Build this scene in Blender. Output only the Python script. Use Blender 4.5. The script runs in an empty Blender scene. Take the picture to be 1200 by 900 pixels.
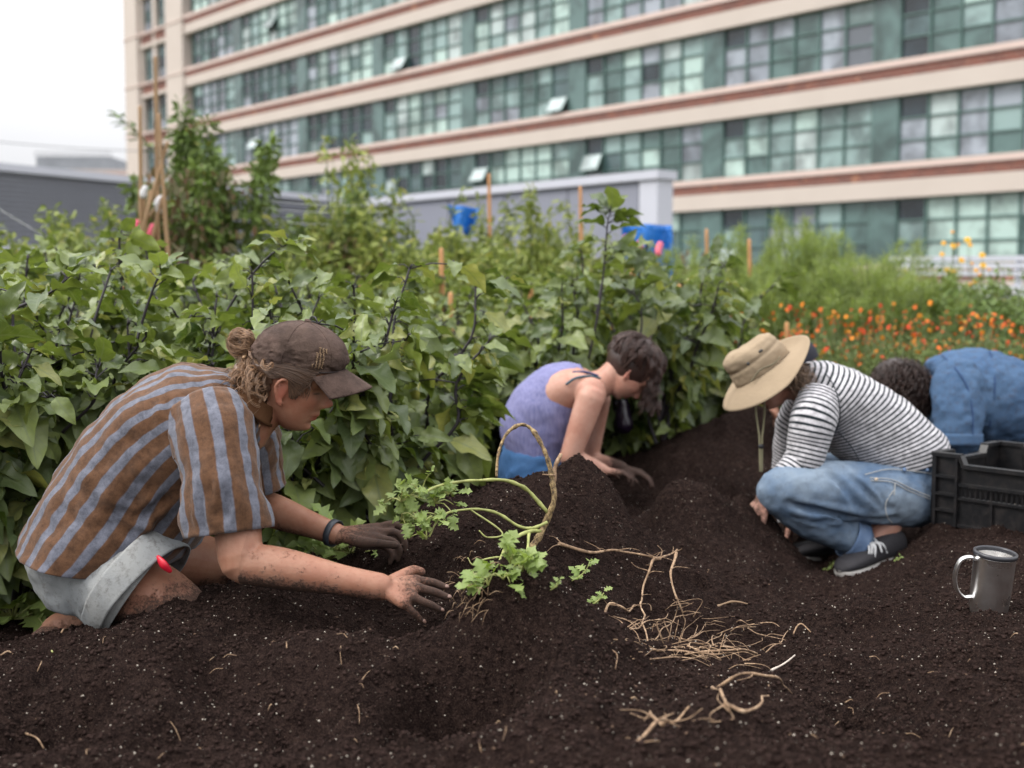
import bpy, math, random
import numpy as np
from mathutils import Vector, Matrix
R = math.radians
rnd = random.Random(7)
sc = bpy.context.scene
col = sc.collection

# ------------------------------------------------------------------ camera maths
FPX = 1400.0
PITCH = math.atan(112.0 / FPX)
EYE = 0.95
def ray(px, py):
    cx = (px - 600) / FPX; cy = (450 - py) / FPX
    return (cx, math.cos(PITCH) + cy * math.sin(PITCH), -math.sin(PITCH) + cy * math.cos(PITCH))
def W(px, py, Y):
    d = ray(px, py); t = Y / d[1]
    return Vector((d[0] * t, Y, EYE + d[2] * t))

# ------------------------------------------------------------------ numpy noise
def _h(ix, iy, iz, s):
    n = (ix * 374761393 + iy * 668265263 + iz * 2147483647 + s * 1274126177) & 0xffffffff
    n = ((n ^ (n >> 13)) * 1274126177) & 0xffffffff
    n = (n ^ (n >> 16)) & 0xffffffff
    return n.astype(np.float64) / 4294967295.0 * 2 - 1
def vnoise(p, s=0):
    p = np.asarray(p, dtype=np.float64); i = np.floor(p).astype(np.int64); f = p - i; u = f * f * (3 - 2 * f)
    r = 0
    for a in (0, 1):
        for b in (0, 1):
            for c in (0, 1):
                w = (u[:, 0] if a else 1 - u[:, 0]) * (u[:, 1] if b else 1 - u[:, 1]) * (u[:, 2] if c else 1 - u[:, 2])
                r = r + w * _h(i[:, 0] + a, i[:, 1] + b, i[:, 2] + c, s)
    return r
def fbm(p, o=4, s=0, gain=.5):
    p = np.asarray(p, dtype=np.float64); r = 0; a = 1.0
    for k in range(o):
        r = r + a * vnoise(p, s + k * 17); p = p * 2.03 + 5.3; a *= gain
    return r

# ------------------------------------------------------------------ mesh builder
class MB:
    def __init__(s):
        s.v = []; s.f = []; s.m = []; s.a = []; s.n = 0     # a: one (x,y,z) attribute per vertex
    def add(s, verts, faces, mat=0, attr=None):
        b = s.n
        verts = np.asarray(verts, dtype=np.float64).reshape(-1, 3)
        s.v.append(verts); s.n += len(verts)
        if attr is None: attr = np.zeros((len(verts), 3))
        attr = np.asarray(attr, dtype=np.float64)
        if attr.ndim == 1: attr = np.tile(attr, (len(verts), 1))
        s.a.append(attr)
        for f in faces: s.f.append(tuple(int(i) + b for i in f))
        if hasattr(mat, '__len__'): s.m.extend(mat)
        else: s.m.extend([mat] * len(faces))
    def box(s, c, h, ax=None, mat=0, attr=None):
        c = np.array(c, float); X, Y, Z = (np.array(a, float) for a in (ax or ((1,0,0),(0,1,0),(0,0,1))))
        vs = [c + X*h[0]*i + Y*h[1]*j + Z*h[2]*k for i in (-1,1) for j in (-1,1) for k in (-1,1)]
        s.add(vs, [(0,1,3,2),(4,6,7,5),(0,4,5,1),(2,3,7,6),(0,2,6,4),(1,5,7,3)], mat, attr)
    def mesh(s, name):
        me = bpy.data.meshes.new(name)
        v = np.concatenate(s.v); me.from_pydata(v.tolist(), [], s.f)
        me.polygons.foreach_set('material_index', np.array(s.m, dtype=np.int32))
        at = me.attributes.new('info', 'FLOAT_VECTOR', 'POINT')
        at.data.foreach_set('vector', np.concatenate(s.a).astype(np.float32).ravel())
        return me
    def obj(s, name, mats, parent=None, smooth=True):
        me = s.mesh(name)
        return mobj(name, me, mats, parent, smooth)
def mobj(name, me, mats, parent=None, smooth=True):
    if not isinstance(mats, (list, tuple)): mats = [mats]
    for m in mats: me.materials.append(m)
    if smooth: me.polygons.foreach_set('use_smooth', np.ones(len(me.polygons), dtype=bool))
    me.update()
    o = bpy.data.objects.new(name, me); col.objects.link(o)
    if parent is not None: o.parent = parent
    return o
def tag(o, label=None, cat=None, group=None, kind=None):
    if label: o['label'] = label
    if cat: o['category'] = cat
    if group: o['group'] = group
    if kind: o['kind'] = kind
    return o
def empty(name, loc=(0,0,0), rz=0):
    o = bpy.data.objects.new(name, None); col.objects.link(o); o.location = loc; o.rotation_euler = (0,0,rz)
    o.empty_display_size = .1
    return o
def kids(o): return [c for c in bpy.data.objects if c.parent == o]
def copy_tree(o, parent=None):
    c = o.copy(); col.objects.link(c); c.parent = parent
    for ch in o.children: copy_tree(ch, c)
    return c

# ------------------------------------------------------------------ lofts
def cr(P, sub):
    """Catmull-Rom through rows of P (n x k)"""
    P = np.asarray(P, float); n = len(P)
    if sub <= 1 or n < 3:
        if n == 2 and sub > 1:
            t = np.linspace(0, 1, sub + 1)[:, None]; return P[0] * (1 - t) + P[1] * t
        return P
    E = np.vstack([2 * P[0] - P[1], P, 2 * P[-1] - P[-2]]); out = []
    for i in range(n - 1):
        a, b, c, d = E[i:i+4]
        for k in range(sub):
            t = k / sub
            out.append(.5 * (2*b + (c-a)*t + (2*a-5*b+4*c-d)*t*t + (3*b-a-3*c+d)*t**3))
    out.append(P[-1]); return np.array(out)
def ring_loft(C, A, B, nseg=32, sub=6, exp=1.0, close=(False, False), seam=False, th0=0.0):
    """rings: centres C, half axes A and B (n x 3). returns verts, faces, (u, v) attr, plus shape"""
    M = cr(np.hstack([np.array(C, float), np.array(A, float), np.array(B, float)]), sub)
    C, A, B = M[:, :3], M[:, 3:6], M[:, 6:9]
    m = nseg + 1 if seam else nseg
    th = np.arange(m) / nseg * 2 * math.pi + th0
    cc = np.sign(np.cos(th)) * np.abs(np.cos(th)) ** exp; ss = np.sign(np.sin(th)) * np.abs(np.sin(th)) ** exp
    V = C[:, None, :] + A[:, None, :] * cc[None, :, None] + B[:, None, :] * ss[None, :, None]
    k = len(C)
    L = np.concatenate([[0], np.cumsum(np.linalg.norm(np.diff(C, axis=0), axis=1))])
    at = np.zeros((k, m, 3)); at[:, :, 0] = np.arange(m)[None, :] / nseg; at[:, :, 1] = L[:, None]
    F = []
    for i in range(k - 1):
        for j in range(nseg):
            j2 = (j + 1) if seam else (j + 1) % nseg
            F.append((i*m + j, i*m + j2, (i+1)*m + j2, (i+1)*m + j))
    V = V.reshape(-1, 3); at = at.reshape(-1, 3)
    if close[0]:
        V = np.vstack([V, C[:1]]); at = np.vstack([at, [[0, 0, 0]]]); c = len(V) - 1
        F += [(c, ((j+1) if seam else (j+1) % nseg), j) for j in range(nseg)]
    if close[1]:
        V = np.vstack([V, C[-1:]]); at = np.vstack([at, [[0, L[-1], 0]]]); c = len(V) - 1; b = (k-1) * m
        F += [(c, b + j, b + ((j+1) if seam else (j+1) % nseg)) for j in range(nseg)]
    return V, F, at
def frames(P, hint=None):
    P = np.asarray(P, float); T = np.gradient(P, axis=0); T /= np.linalg.norm(T, axis=1)[:, None] + 1e-12
    h = np.array(hint if hint is not None else (0, 0, 1.0), float)
    if abs(np.dot(h, T[0])) > .95 * np.linalg.norm(h): h = np.array((0, 1.0, 0)) if hint is None else h + np.array((.3, .2, .1))
    A = []; prev = h
    for t in T:
        a = prev - np.dot(prev, t) * t; a /= np.linalg.norm(a) + 1e-12; A.append(a); prev = a
    A = np.array(A); return T, A, np.cross(T, A)
def tube(P, rad, nseg=14, sub=4, hint=None, flat=1.0, caps=True, seam=False, open_ends=False):
    """round-ended tube through P with radii rad; flat scales the axis perpendicular to the hint"""
    P = [list(p) for p in P]; rad = list(rad)
    M = cr(np.hstack([np.array(P, float), np.array(rad, float)[:, None]]), sub)
    Q, r = M[:, :3], M[:, 3]
    if caps:
        d0 = Q[0] - Q[1]; d0 /= np.linalg.norm(d0) + 1e-12; d1 = Q[-1] - Q[-2]; d1 /= np.linalg.norm(d1) + 1e-12
        pre = [(Q[0] + d0 * r[0] * math.sin(a), r[0] * max(math.cos(a), .02)) for a in (1.5, 1.1, .6)]
        post = [(Q[-1] + d1 * r[-1] * math.sin(a), r[-1] * max(math.cos(a), .02)) for a in (.6, 1.1, 1.5)]
        Q = np.vstack([[p for p, _ in pre], Q, [p for p, _ in post]]); r = np.concatenate([[x for _, x in pre], r, [x for _, x in post]])
    T, A, B = frames(Q, hint)
    return ring_loft(Q, A * r[:, None], B * (r * flat)[:, None], nseg, 1, close=(caps or not open_ends, caps or not open_ends), seam=seam)
def ellipsoid(c, ax, n=20, m=28):
    """ax: three half-axis vectors"""
    c = np.array(c, float); a, b, d = (np.array(x, float) for x in ax)
    V = []; 
    for i in range(1, n):
        ph = math.pi * i / n
        for j in range(m):
            th = 2 * math.pi * j / m
            V.append(c + a*math.sin(ph)*math.cos(th) + b*math.sin(ph)*math.sin(th) + d*math.cos(ph))
    F = []
    for i in range(n - 2):
        for j in range(m): F.append((i*m+j, (i+1)*m+j, (i+1)*m+(j+1) % m, i*m+(j+1) % m))
    t = len(V); V.append(c + d); V.append(c - d)
    for j in range(m): F.append((t, j, (j+1) % m)); F.append((t+1, (n-2)*m+(j+1) % m, (n-2)*m+j))
    return np.array(V), F
def remesh(mb, voxel, smooth=2, name='tmp', fac=.6):
    me = mb.mesh(name); me.attributes.remove(me.attributes['info'])
    o = bpy.data.objects.new(name, me); col.objects.link(o)
    m = o.modifiers.new('r', 'REMESH'); m.mode = 'VOXEL'; m.voxel_size = voxel
    if smooth:
        s = o.modifiers.new('s', 'SMOOTH'); s.factor = fac; s.iterations = smooth
    dg = bpy.context.evaluated_depsgraph_get(); dg.update()
    out = bpy.data.meshes.new_from_object(o.evaluated_get(dg))
    bpy.data.objects.remove(o); bpy.data.meshes.remove(me)
    return out
def vco(me):
    a = np.zeros(len(me.vertices) * 3, dtype=np.float32); me.vertices.foreach_get('co', a); return a.reshape(-1, 3).astype(float)
def vno(me):
    a = np.zeros(len(me.vertices) * 3, dtype=np.float32); me.vertices.foreach_get('normal', a); return a.reshape(-1, 3).astype(float)
def set_co(me, v): me.vertices.foreach_set('co', v.astype(np.float32).ravel()); me.update()
def put(me, name, arr):
    arr = np.asarray(arr, dtype=np.float32)
    if name in me.attributes: me.attributes.remove(me.attributes[name])
    if arr.ndim == 1:
        a = me.attributes.new(name, 'FLOAT', 'POINT'); a.data.foreach_set('value', arr)
    elif arr.shape[1] == 3:
        a = me.attributes.new(name, 'FLOAT_VECTOR', 'POINT'); a.data.foreach_set('vector', arr.ravel())

# ------------------------------------------------------------------ materials
class NT:
    """tiny node helper"""
    def __init__(s, name):
        s.m = bpy.data.materials.new(name); s.m.use_nodes = True; s.t = s.m.node_tree
        s.b = s.t.nodes['Principled BSDF']; s.out = s.t.nodes['Material Output']
    def n(s, typ, **kw):
        x = s.t.nodes.new(typ)
        for k, v in kw.items():
            if k.startswith('_'): setattr(x, k[1:], v)
            else:
                i = int(k[1:]) if k[0] == 'i' and k[1:].isdigit() else k.replace('__', ' ')
                if hasattr(v, 'is_output') or isinstance(v, bpy.types.NodeSocket): s.t.links.new(v, x.inputs[i])
                else: x.inputs[i].default_value = v
        return x
    def l(s, a, b): s.t.links.new(a, b)
    def set(s, **kw):
        for k, v in kw.items():
            k = k.replace('_', ' ')
            if isinstance(v, bpy.types.NodeSocket): s.l(v, s.b.inputs[k])
            else: s.b.inputs[k].default_value = v
    def coord(s, kind='Object'): return s.n('ShaderNodeTexCoord').outputs[kind]
    def attr(s, name, out='Vector'): return s.n('ShaderNodeAttribute', _attribute_name=name).outputs[out]
    def noise(s, vec, scale, detail=4, rough=.55, dist=0):
        return s.n('ShaderNodeTexNoise', Vector=vec, Scale=scale, Detail=detail, Roughness=rough, Distortion=dist).outputs['Fac']
    def ramp(s, fac, stops, interp='LINEAR'):
        x = s.n('ShaderNodeValToRGB', Fac=fac); x.color_ramp.interpolation = interp
        e = x.color_ramp.elements
        while len(e) < len(stops): e.new(.5)
        for k, (p, c) in enumerate(stops):
            e[k].position = p; e[k].color = (c if hasattr(c, '__len__') else (c, c, c)) + (1,) if hasattr(c, '__len__') and len(c) == 3 else ((c, c, c, 1) if not hasattr(c, '__len__') else c)
        return x.outputs['Color']
    def mix(s, fac, a, b, blend='MIX'):
        x = s.n('ShaderNodeMix', _data_type='RGBA', _blend_type=blend)
        for i, v in ((0, fac), (6, a), (7, b)):
            if isinstance(v, bpy.types.NodeSocket): s.l(v, x.inputs[i])
            else: x.inputs[i].default_value = v if i == 0 else (tuple(v) + (1,) if len(v) == 3 else v)
        return x.outputs[2]
    def math(s, op, a, b=None, c=None, clamp=False):
        x = s.n('ShaderNodeMath', _operation=op, _use_clamp=clamp)
        for i, v in enumerate((a, b, c)):
            if v is None: continue
            if isinstance(v, bpy.types.NodeSocket): s.l(v, x.inputs[i])
            else: x.inputs[i].default_value = v
        return x.outputs[0]
    def sep(s, vec):
        x = s.n('ShaderNodeSeparateXYZ', Vector=vec); return x.outputs
    def bump(s, h, dist, strength=1.0, normal=None):
        x = s.n('ShaderNodeBump', Height=h, Distance=dist, Strength=strength)
        if normal is not None: s.l(normal, x.inputs['Normal'])
        s.l(x.outputs[0], s.b.inputs['Normal']); return x.outputs[0]
def simple(name, c, rough=.7, spec=.5, metal=0.0, var=.12, scale=20, bump=0.0):
    k = NT(name); n = k.noise(k.coord(), scale)
    k.set(Base_Color=k.mix(n, tuple(x*(1-var) for x in c), tuple(min(1, x*(1+var)) for x in c)), Roughness=rough, Metallic=metal)
    k.b.inputs['Specular IOR Level'].default_value = spec
    if bump: k.bump(k.noise(k.coord(), scale*4), bump)
    return k.m
# ================================================================== camera, world, sun
cam_d = bpy.data.cameras.new('camera'); cam = bpy.data.objects.new('camera', cam_d); col.objects.link(cam)
cam.location = (0, 0, EYE); cam.rotation_euler = (math.pi/2 - PITCH, 0, 0)
cam_d.sensor_width = 36; cam_d.lens = 36 * FPX / 1200; cam_d.clip_end = 3000; cam_d.clip_start = .05
cam_d.dof.use_dof = True; cam_d.dof.focus_distance = 2.55; cam_d.dof.aperture_fstop = 3.0
sc.camera = cam
w = bpy.data.worlds.new('World'); sc.world = w; w.use_nodes = True
nt = w.node_tree; bg = nt.nodes['Background']
sky = nt.nodes.new('ShaderNodeTexSky'); sky.sky_type = 'NISHITA'; sky.sun_disc = False
SUN_EL, SUN_AZ = R(46), R(262)
sky.sun_elevation = SUN_EL; sky.sun_rotation = SUN_AZ; sky.air_density = 1.0; sky.dust_density = 3.0
hs = nt.nodes.new('ShaderNodeHueSaturation'); hs.inputs['Saturation'].default_value = .10
nt.links.new(sky.outputs[0], hs.inputs['Color'])
# overcast: level out the clear-sky gradient and brighten towards the zenith
tc = nt.nodes.new('ShaderNodeTexCoord'); sx = nt.nodes.new('ShaderNodeSeparateXYZ'); nt.links.new(tc.outputs['Generated'], sx.inputs[0])
mr = nt.nodes.new('ShaderNodeMapRange'); mr.inputs[1].default_value = 0; mr.inputs[2].default_value = 1; mr.inputs[3].default_value = .59; mr.inputs[4].default_value = 3.1
nt.links.new(sx.outputs[2], mr.inputs[0])
cn = nt.nodes.new('ShaderNodeTexNoise'); cn.inputs['Scale'].default_value = 2.2; cn.inputs['Detail'].default_value = 5
mp = nt.nodes.new('ShaderNodeMapping'); mp.inputs['Scale'].default_value = (1, 1, 3.0); nt.links.new(tc.outputs['Generated'], mp.inputs[0]); nt.links.new(mp.outputs[0], cn.inputs['Vector'])
cm = nt.nodes.new('ShaderNodeMapRange'); cm.inputs[1].default_value = .3; cm.inputs[2].default_value = .7; cm.inputs[3].default_value = .93; cm.inputs[4].default_value = 1.05
nt.links.new(cn.outputs['Fac'], cm.inputs[0])
m1 = nt.nodes.new('ShaderNodeMath'); m1.operation = 'MULTIPLY'; nt.links.new(mr.outputs[0], m1.inputs[0]); nt.links.new(cm.outputs[0], m1.inputs[1])
mx = nt.nodes.new('ShaderNodeMix'); mx.data_type = 'RGBA'; mx.inputs[0].default_value = .85; mx.inputs[7].default_value = (7.6, 7.65, 7.9, 1)
nt.links.new(hs.outputs[0], mx.inputs[6])
vm = nt.nodes.new('ShaderNodeVectorMath'); vm.operation = 'SCALE'; nt.links.new(mx.outputs[2], vm.inputs[0]); nt.links.new(m1.outputs[0], vm.inputs['Scale'])
nt.links.new(vm.outputs[0], bg.inputs['Color']); bg.inputs['Strength'].default_value = .115
sl = bpy.data.lights.new('sun', 'SUN'); sl.energy = 1.5; sl.angle = R(14); sl.color = (1, .95, .88)
so = bpy.data.objects.new('sun', sl); col.objects.link(so)
sd = Vector((math.sin(SUN_AZ)*math.cos(SUN_EL), math.cos(SUN_AZ)*math.cos(SUN_EL), math.sin(SUN_EL)))
so.rotation_euler = sd.to_track_quat('Z', 'Y').to_euler(); so.location = sd * 30
vs = sc.view_settings; vs.view_transform = 'Standard'; vs.look = 'None'; vs.gamma = 1; vs.exposure = 0.42; vs.use_curve_mapping = False
sc.cycles.use_denoising = True
sc.cycles.max_bounces = 6; sc.cycles.transparent_max_bounces = 8

# ================================================================== soil height field
CP = [  # (px, py, Y) points on the soil seen in the photograph
 (0,900,1.70),(150,900,1.72),(300,900,1.75),(450,900,1.72),(600,900,1.62),(750,900,1.55),(900,900,1.5),(1050,900,1.5),(1200,900,1.5),
 (0,830,1.95),(150,820,2.0),(300,820,2.0),(430,830,1.95),(560,832,1.98),(500,780,2.1),(400,760,2.15),
 (600,702,2.13),(560,720,2.12),(650,720,2.13),(680,760,2.05),(620,790,1.95),(520,745,2.2),(620,840,1.78),(740,850,1.75),
 (130,742,2.28),(60,752,2.25),(0,762,2.22),(215,708,2.36),(300,706,2.36),(260,712,2.34),(360,715,2.36),(420,722,2.36),(470,740,2.28),
 (300,760,2.18),(200,770,2.16),(100,790,2.1),
 (490,725,2.36),(430,668,2.62),(400,665,2.7),(340,660,2.7),(470,662,2.62),(500,655,2.6),(530,690,2.35),(555,690,2.30),
 (505,640,2.62),(540,610,2.75),(580,580,2.95),(620,566,3.05),(660,560,3.08),(690,563,3.1),(715,585,3.1),(740,612,3.15),
 (560,650,2.5),(600,640,2.6),(650,620,2.75),(690,640,2.8),(640,680,2.4),(690,700,2.45),
 (740,660,2.85),(760,700,2.68),(800,740,2.5),(850,725,2.72),(900,745,2.55),(770,780,2.2),(700,790,2.0),
 (800,602,3.7),(760,612,3.6),(850,593,3.8),(890,596,3.8),(800,650,3.3),(860,660,3.25),(920,655,3.6),(940,690,3.3),
 (760,570,4.6),(740,552,4.9),(800,520,5.0),(860,500,5.1),(920,488,5.2),(960,500,5.2),(900,540,4.7),(840,560,4.5),(950,570,4.4),
 (985,674,3.72),(1030,670,3.75),(1060,660,3.85),(930,645,3.85),(1000,640,4.1),
 (1095,615,3.72),(1120,622,3.6),(1160,630,3.45),(1200,640,3.3),(1180,600,3.9),(1250,650,3.2),
 (1100,650,3.35),(1140,690,2.85),(1060,700,2.95),(1160,712,2.62),(1200,715,2.62),(1000,735,2.6),(950,770,2.3),(1100,780,2.15),(1180,790,2.1),
 (900,830,1.9),(980,850,1.8),(1080,862,1.72),(1080,835,1.85),(1160,850,1.75),
 (60,745,2.9),(0,740,3.0),(100,745,2.75),(250,700,2.75),
]
CW = [tuple(W(*p)) for p in CP]
CW += [(x, y, .12) for x in (-3.2,-2.2,-1.2,-.3,.4) for y in (3.6,4.4,5.4,7)] + [(x, y, .10) for x in (1.2,2.2,3.2) for y in (6.2,7.5)]
CW += [(-1.6,1.0,.22),(-.5,.9,.25),(.5,.9,.3),(1.6,1.0,.3),(-1.6,2.0,.25),(1.8,2.2,.28),(2.4,3.4,.2),(2.4,4.4,.18),(2.0,5.2,.2),(0.1,3.7,.16),(0.15,4.2,.14),(.35,3.75,.2),(-2.2,2.6,.2)]
CW = np.array(CW)
def _tps(r2): return np.where(r2 > 1e-12, .5 * r2 * np.log(r2 + 1e-12), 0)
_n = len(CW); _K = _tps(((CW[:, None, :2] - CW[None, :, :2])**2).sum(-1)) + np.eye(_n) * .0004
_P = np.hstack([np.ones((_n, 1)), CW[:, :2]])
_A = np.vstack([np.hstack([_K, _P]), np.hstack([_P.T, np.zeros((3, 3))])])
_wts = np.linalg.solve(_A, np.concatenate([CW[:, 2], np.zeros(3)]))
GB_ = [(*tuple(W(px, py, Yg))[:2], a, r) for px, py, Yg, a, r in [(820,575,4.2,-.085,.28),(770,590,4.0,-.05,.2),(800,598,3.65,.045,.16),(880,598,3.75,.03,.12),(600,690,2.36,-.050,.10),(680,700,2.40,-.04,.10),(590,702,2.10,.045,.13),(690,740,2.05,.035,.12),(460,742,2.10,.045,.10),(390,735,2.12,.025,.09),(420,712,2.36,-.045,.10),(735,575,3.25,-.06,.12),(735,570,4.3,.05,.15),(1020,730,2.6,-.035,.14),(1100,760,2.3,.03,.14),(900,700,3.0,-.03,.16),(960,800,2.0,-.03,.10),(850,850,1.75,.03,.09),(210,790,2.08,.03,.10),(90,830,1.95,-.035,.09),(340,830,1.92,-.035,.09),(560,835,1.98,-.085,.11),(500,850,1.9,-.03,.10),(1090,850,1.80,-.06,.11),(1000,838,1.85,-.03,.08),(440,672,2.60,-.05,.13),(560,700,2.42,-.035,.07),(640,690,2.5,-.03,.09),(600,712,2.12,.045,.12),(680,790,1.95,.02,.12),(840,735,2.65,-.04,.14),(760,700,2.7,-.02,.1),(690,562,3.08,.035,.11),(640,600,2.9,.02,.1),(250,812,2.05,-.03,.08),(330,760,2.15,.022,.10),(140,760,2.2,.02,.12),(30,850,1.9,-.04,.12),(400,790,2.05,.02,.09),(880,800,2.05,.015,.1),(1000,790,2.05,-.02,.1),(840,610,3.65,.03,.14),(870,495,5.1,.05,.25),(800,540,4.75,.03,.15),(1180,800,2.0,.02,.1),(660,870,1.7,.02,.08),(190,860,1.85,-.025,.07)]]
def Hs(x, y):
    """smooth soil height"""
    x = np.atleast_1d(np.asarray(x, float)); y = np.atleast_1d(np.asarray(y, float)); out = np.zeros(len(x))
    for s in range(0, len(x), 20000):
        q = np.stack([x[s:s+20000], y[s:s+20000]], 1)
        r2 = ((q[:, None, :] - CW[None, :, :2])**2).sum(-1)
        out[s:s+20000] = _tps(r2) @ _wts[:_n] + _wts[_n] + q @ _wts[_n+1:]
    for (gx, gy, ga, gr) in GB_: out = out + (ga*1.7 if ga < 0 else ga*1.25)*np.exp(-((x-gx)**2 + (y-gy)**2)/(gr*.88)**2)
    # fade to a level bed away from the modelled heaps
    d = np.maximum(np.maximum(np.abs(x) - 2.6, 0) / 1.0, np.maximum(np.maximum(y - 6.0, 0) / 1.2, np.maximum(.9 - y, 0) / .5))
    k = np.clip(d, 0, 1); k = k*k*(3-2*k)
    return out * (1 - k) + .10 * k
DAMP = [(*tuple(W(*q[:3]))[:2], q[3]) for q in ((500,702,2.27,.13),(465,640,2.7,.13),(1150,640,3.5,.28),(1158,714,2.6,.09),(1020,665,3.72,.16),(885,590,3.72,.1),(170,735,2.45,.2),(725,555,4.2,.15),(930,640,4.05,.12))]
def H(x, y):
    """soil with its clods"""
    x = np.atleast_1d(np.asarray(x, float)); y = np.atleast_1d(np.asarray(y, float))
    z = Hs(x, y); p = np.stack([x, y, x*0], 1)
    dm = np.ones(len(x))
    for (gx, gy, gr) in DAMP: dm = dm*(1 - .85*np.exp(-((x-gx)**2 + (y-gy)**2)/gr**2))
    z = z + dm*(.026 * fbm(p * 4.6, 2, 3) + .017 * (.5 - np.abs(fbm(p * 8.5, 2, 73)))) + .0115 * fbm(p * 19, 3, 9) + .0042 * fbm(p * 52, 3, 21) + .0022 * fbm(p * 150, 2, 31)
    z = z - .022 * np.clip(fbm(p * 9, 2, 55) - .55, 0, 1)
    return z
def Hz(x, y): return float(H(x, y)[0])
def G(px, py, lift=0.0):
    """where the view ray through a pixel meets the soil"""
    d = np.array(ray(px, py)); t = np.arange(1.0, 9.0, .012)
    P = np.array([0, 0, EYE]) + t[:, None] * d; h = Hs(P[:, 0], P[:, 1]) ; b = np.nonzero(P[:, 2] < h)[0]
    p = P[b[0]] if len(b) else P[-1]
    return Vector((p[0], p[1], Hz(p[0], p[1]) + lift))

# ------------------------------------------------------------------ materials of the setting
def soil_mat():
    k = NT('dark_potting_soil'); P = k.coord()
    n1 = k.noise(P, 4.0, 5); n2 = k.noise(P, 70, 6, .75); n3 = k.noise(P, 360, 3, .75)
    c = k.mix(k.ramp(n1, [(.3, 0.0), (.7, 1.0)]), (.0100, .0060, .0052), (.0230, .0140, .0122))
    c = k.mix(k.ramp(n2, [(.45, 0.0), (.68, 1.0)]), c, (.052, .032, .026)); c = k.mix(k.ramp(n3, [(.52, 0.0), (.66, .8)]), c, (.080, .052, .042)); c = k.mix(k.ramp(n3, [(.34, .8), (.46, 0.0)]), c, (.004, .003, .003))
    # perlite flecks and fibres in the mix
    v = k.n('ShaderNodeTexVoronoi', Vector=P, Scale=120.0, Randomness=1.0); r = k.sep(v.outputs['Color'])
    fleck = k.math('MULTIPLY', k.math('LESS_THAN', v.outputs['Distance'], .20), k.math('GREATER_THAN', r[0], .88))
    c = k.mix(fleck, c, (.20, .165, .13))
    v2 = k.n('ShaderNodeTexVoronoi', Vector=P, Scale=260.0); r2 = k.sep(v2.outputs['Color'])
    fl2 = k.math('MULTIPLY', k.math('LESS_THAN', v2.outputs['Distance'], .2), k.math('GREATER_THAN', r2[1], .93))
    c = k.mix(fl2, c, (.15, .10, .07))
    k.set(Base_Color=c, Roughness=1.0); k.b.inputs['Specular IOR Level'].default_value = .04
    h = k.math('ADD', k.math('MULTIPLY', n2, 1.0), k.math('MULTIPLY', n3, .45))
    k.bump(h, .020, 1.0); return k.m
M_soil = soil_mat()
def ground_mat():
    k = NT('far_ground'); P = k.coord(); n = k.noise(P, .8, 6)
    k.set(Base_Color=k.mix(n, (.05, .06, .03), (.10, .09, .06)), Roughness=.95); return k.m

def polar_sheet(a0, a1, na, y0, y1, ny, fn):
    ta = np.tan(np.linspace(R(a0), R(a1), na)); yy = np.exp(np.linspace(math.log(y0), math.log(y1), ny))
    Y, T = np.meshgrid(yy, ta, indexing='ij'); X = (Y + .25) * T; x = X.ravel(); y = Y.ravel(); z = fn(x, y)
    i = np.arange(ny - 1)[:, None] * na + np.arange(na - 1)[None, :]
    F = np.stack([i, i + 1, i + na + 1, i + na], -1).reshape(-1, 4)
    me = bpy.data.meshes.new('soil'); me.vertices.add(len(x)); me.vertices.foreach_set('co', np.stack([x, y, z], 1).astype(np.float32).ravel())
    me.loops.add(F.size); me.loops.foreach_set('vertex_index', F.ravel().astype(np.int32))
    me.polygons.add(len(F)); me.polygons.foreach_set('loop_start', np.arange(0, F.size, 4, dtype=np.int32)); me.polygons.foreach_set('loop_total', np.full(len(F), 4, dtype=np.int32))
    me.update(calc_edges=True); return me
so_ = mobj('soil', polar_sheet(-36, 36, 760, .75, 9.5, 760, H), M_soil); tag(so_, kind='structure')
gb = MB(); gb.add([(-900,-900,-.12),(900,-900,-.12),(900,900,-.12),(-900,900,-.12)], [(0,1,2,3)])
tag(gb.obj('ground', ground_mat()), kind='structure')

# crumbs and perlite lying on the soil
def scatter(name, n, mat, size, seed, yr=(1.2, 5.2), pw=1.6, pts=None, flat=.8, sink=.3):
    rg = np.random.RandomState(seed)
    y = yr[0] + (yr[1] - yr[0]) * rg.rand(n) ** pw; x = (rg.rand(n) * 2 - 1) * (y * .47 + .1); keep = rg.rand(n) < 1
    z = H(x, y)
    base = np.array([(1,0,0),(-1,0,0),(0,1,0),(0,-1,0),(0,0,1),(0,0,-1)], float)
    fc = np.array([(0,2,4),(2,1,4),(1,3,4),(3,0,4),(2,0,5),(1,2,5),(3,1,5),(0,3,5)])
    s = size[0] + (size[1] - size[0]) * rg.rand(n) ** 3
    V = base[None] * (s[:, None, None] * (.6 + .8 * rg.rand(n, 6, 1)))
    a = rg.rand(n) * 6.28; ca, sa = np.cos(a)[:, None], np.sin(a)[:, None]
    b = rg.rand(n) * 1.2 - .6; cb, sb = np.cos(b)[:, None], np.sin(b)[:, None]
    X = V[:, :, 0]*ca - V[:, :, 1]*sa; Yv = V[:, :, 0]*sa + V[:, :, 1]*ca; Z = V[:, :, 2]*flat
    X, Z = X*cb - Z*sb, X*sb + Z*cb
    V = np.stack([X + x[:, None], Yv + y[:, None], Z + (z + s*sink)[:, None]], -1).reshape(-1, 3)
    F = (fc[None] + (np.arange(n) * 6)[:, None, None]).reshape(-1, 3)
    me = bpy.data.meshes.new(name); me.vertices.add(len(V)); me.vertices.foreach_set('co', V.astype(np.float32).ravel())
    me.loops.add(F.size); me.loops.foreach_set('vertex_index', F.ravel().astype(np.int32)); me.polygons.add(len(F))
    me.polygons.foreach_set('loop_start', np.arange(0, F.size, 3, dtype=np.int32)); me.polygons.foreach_set('loop_total', np.full(len(F), 3, dtype=np.int32))
    me.update(calc_edges=True); return mobj(name, me, mat)
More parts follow.
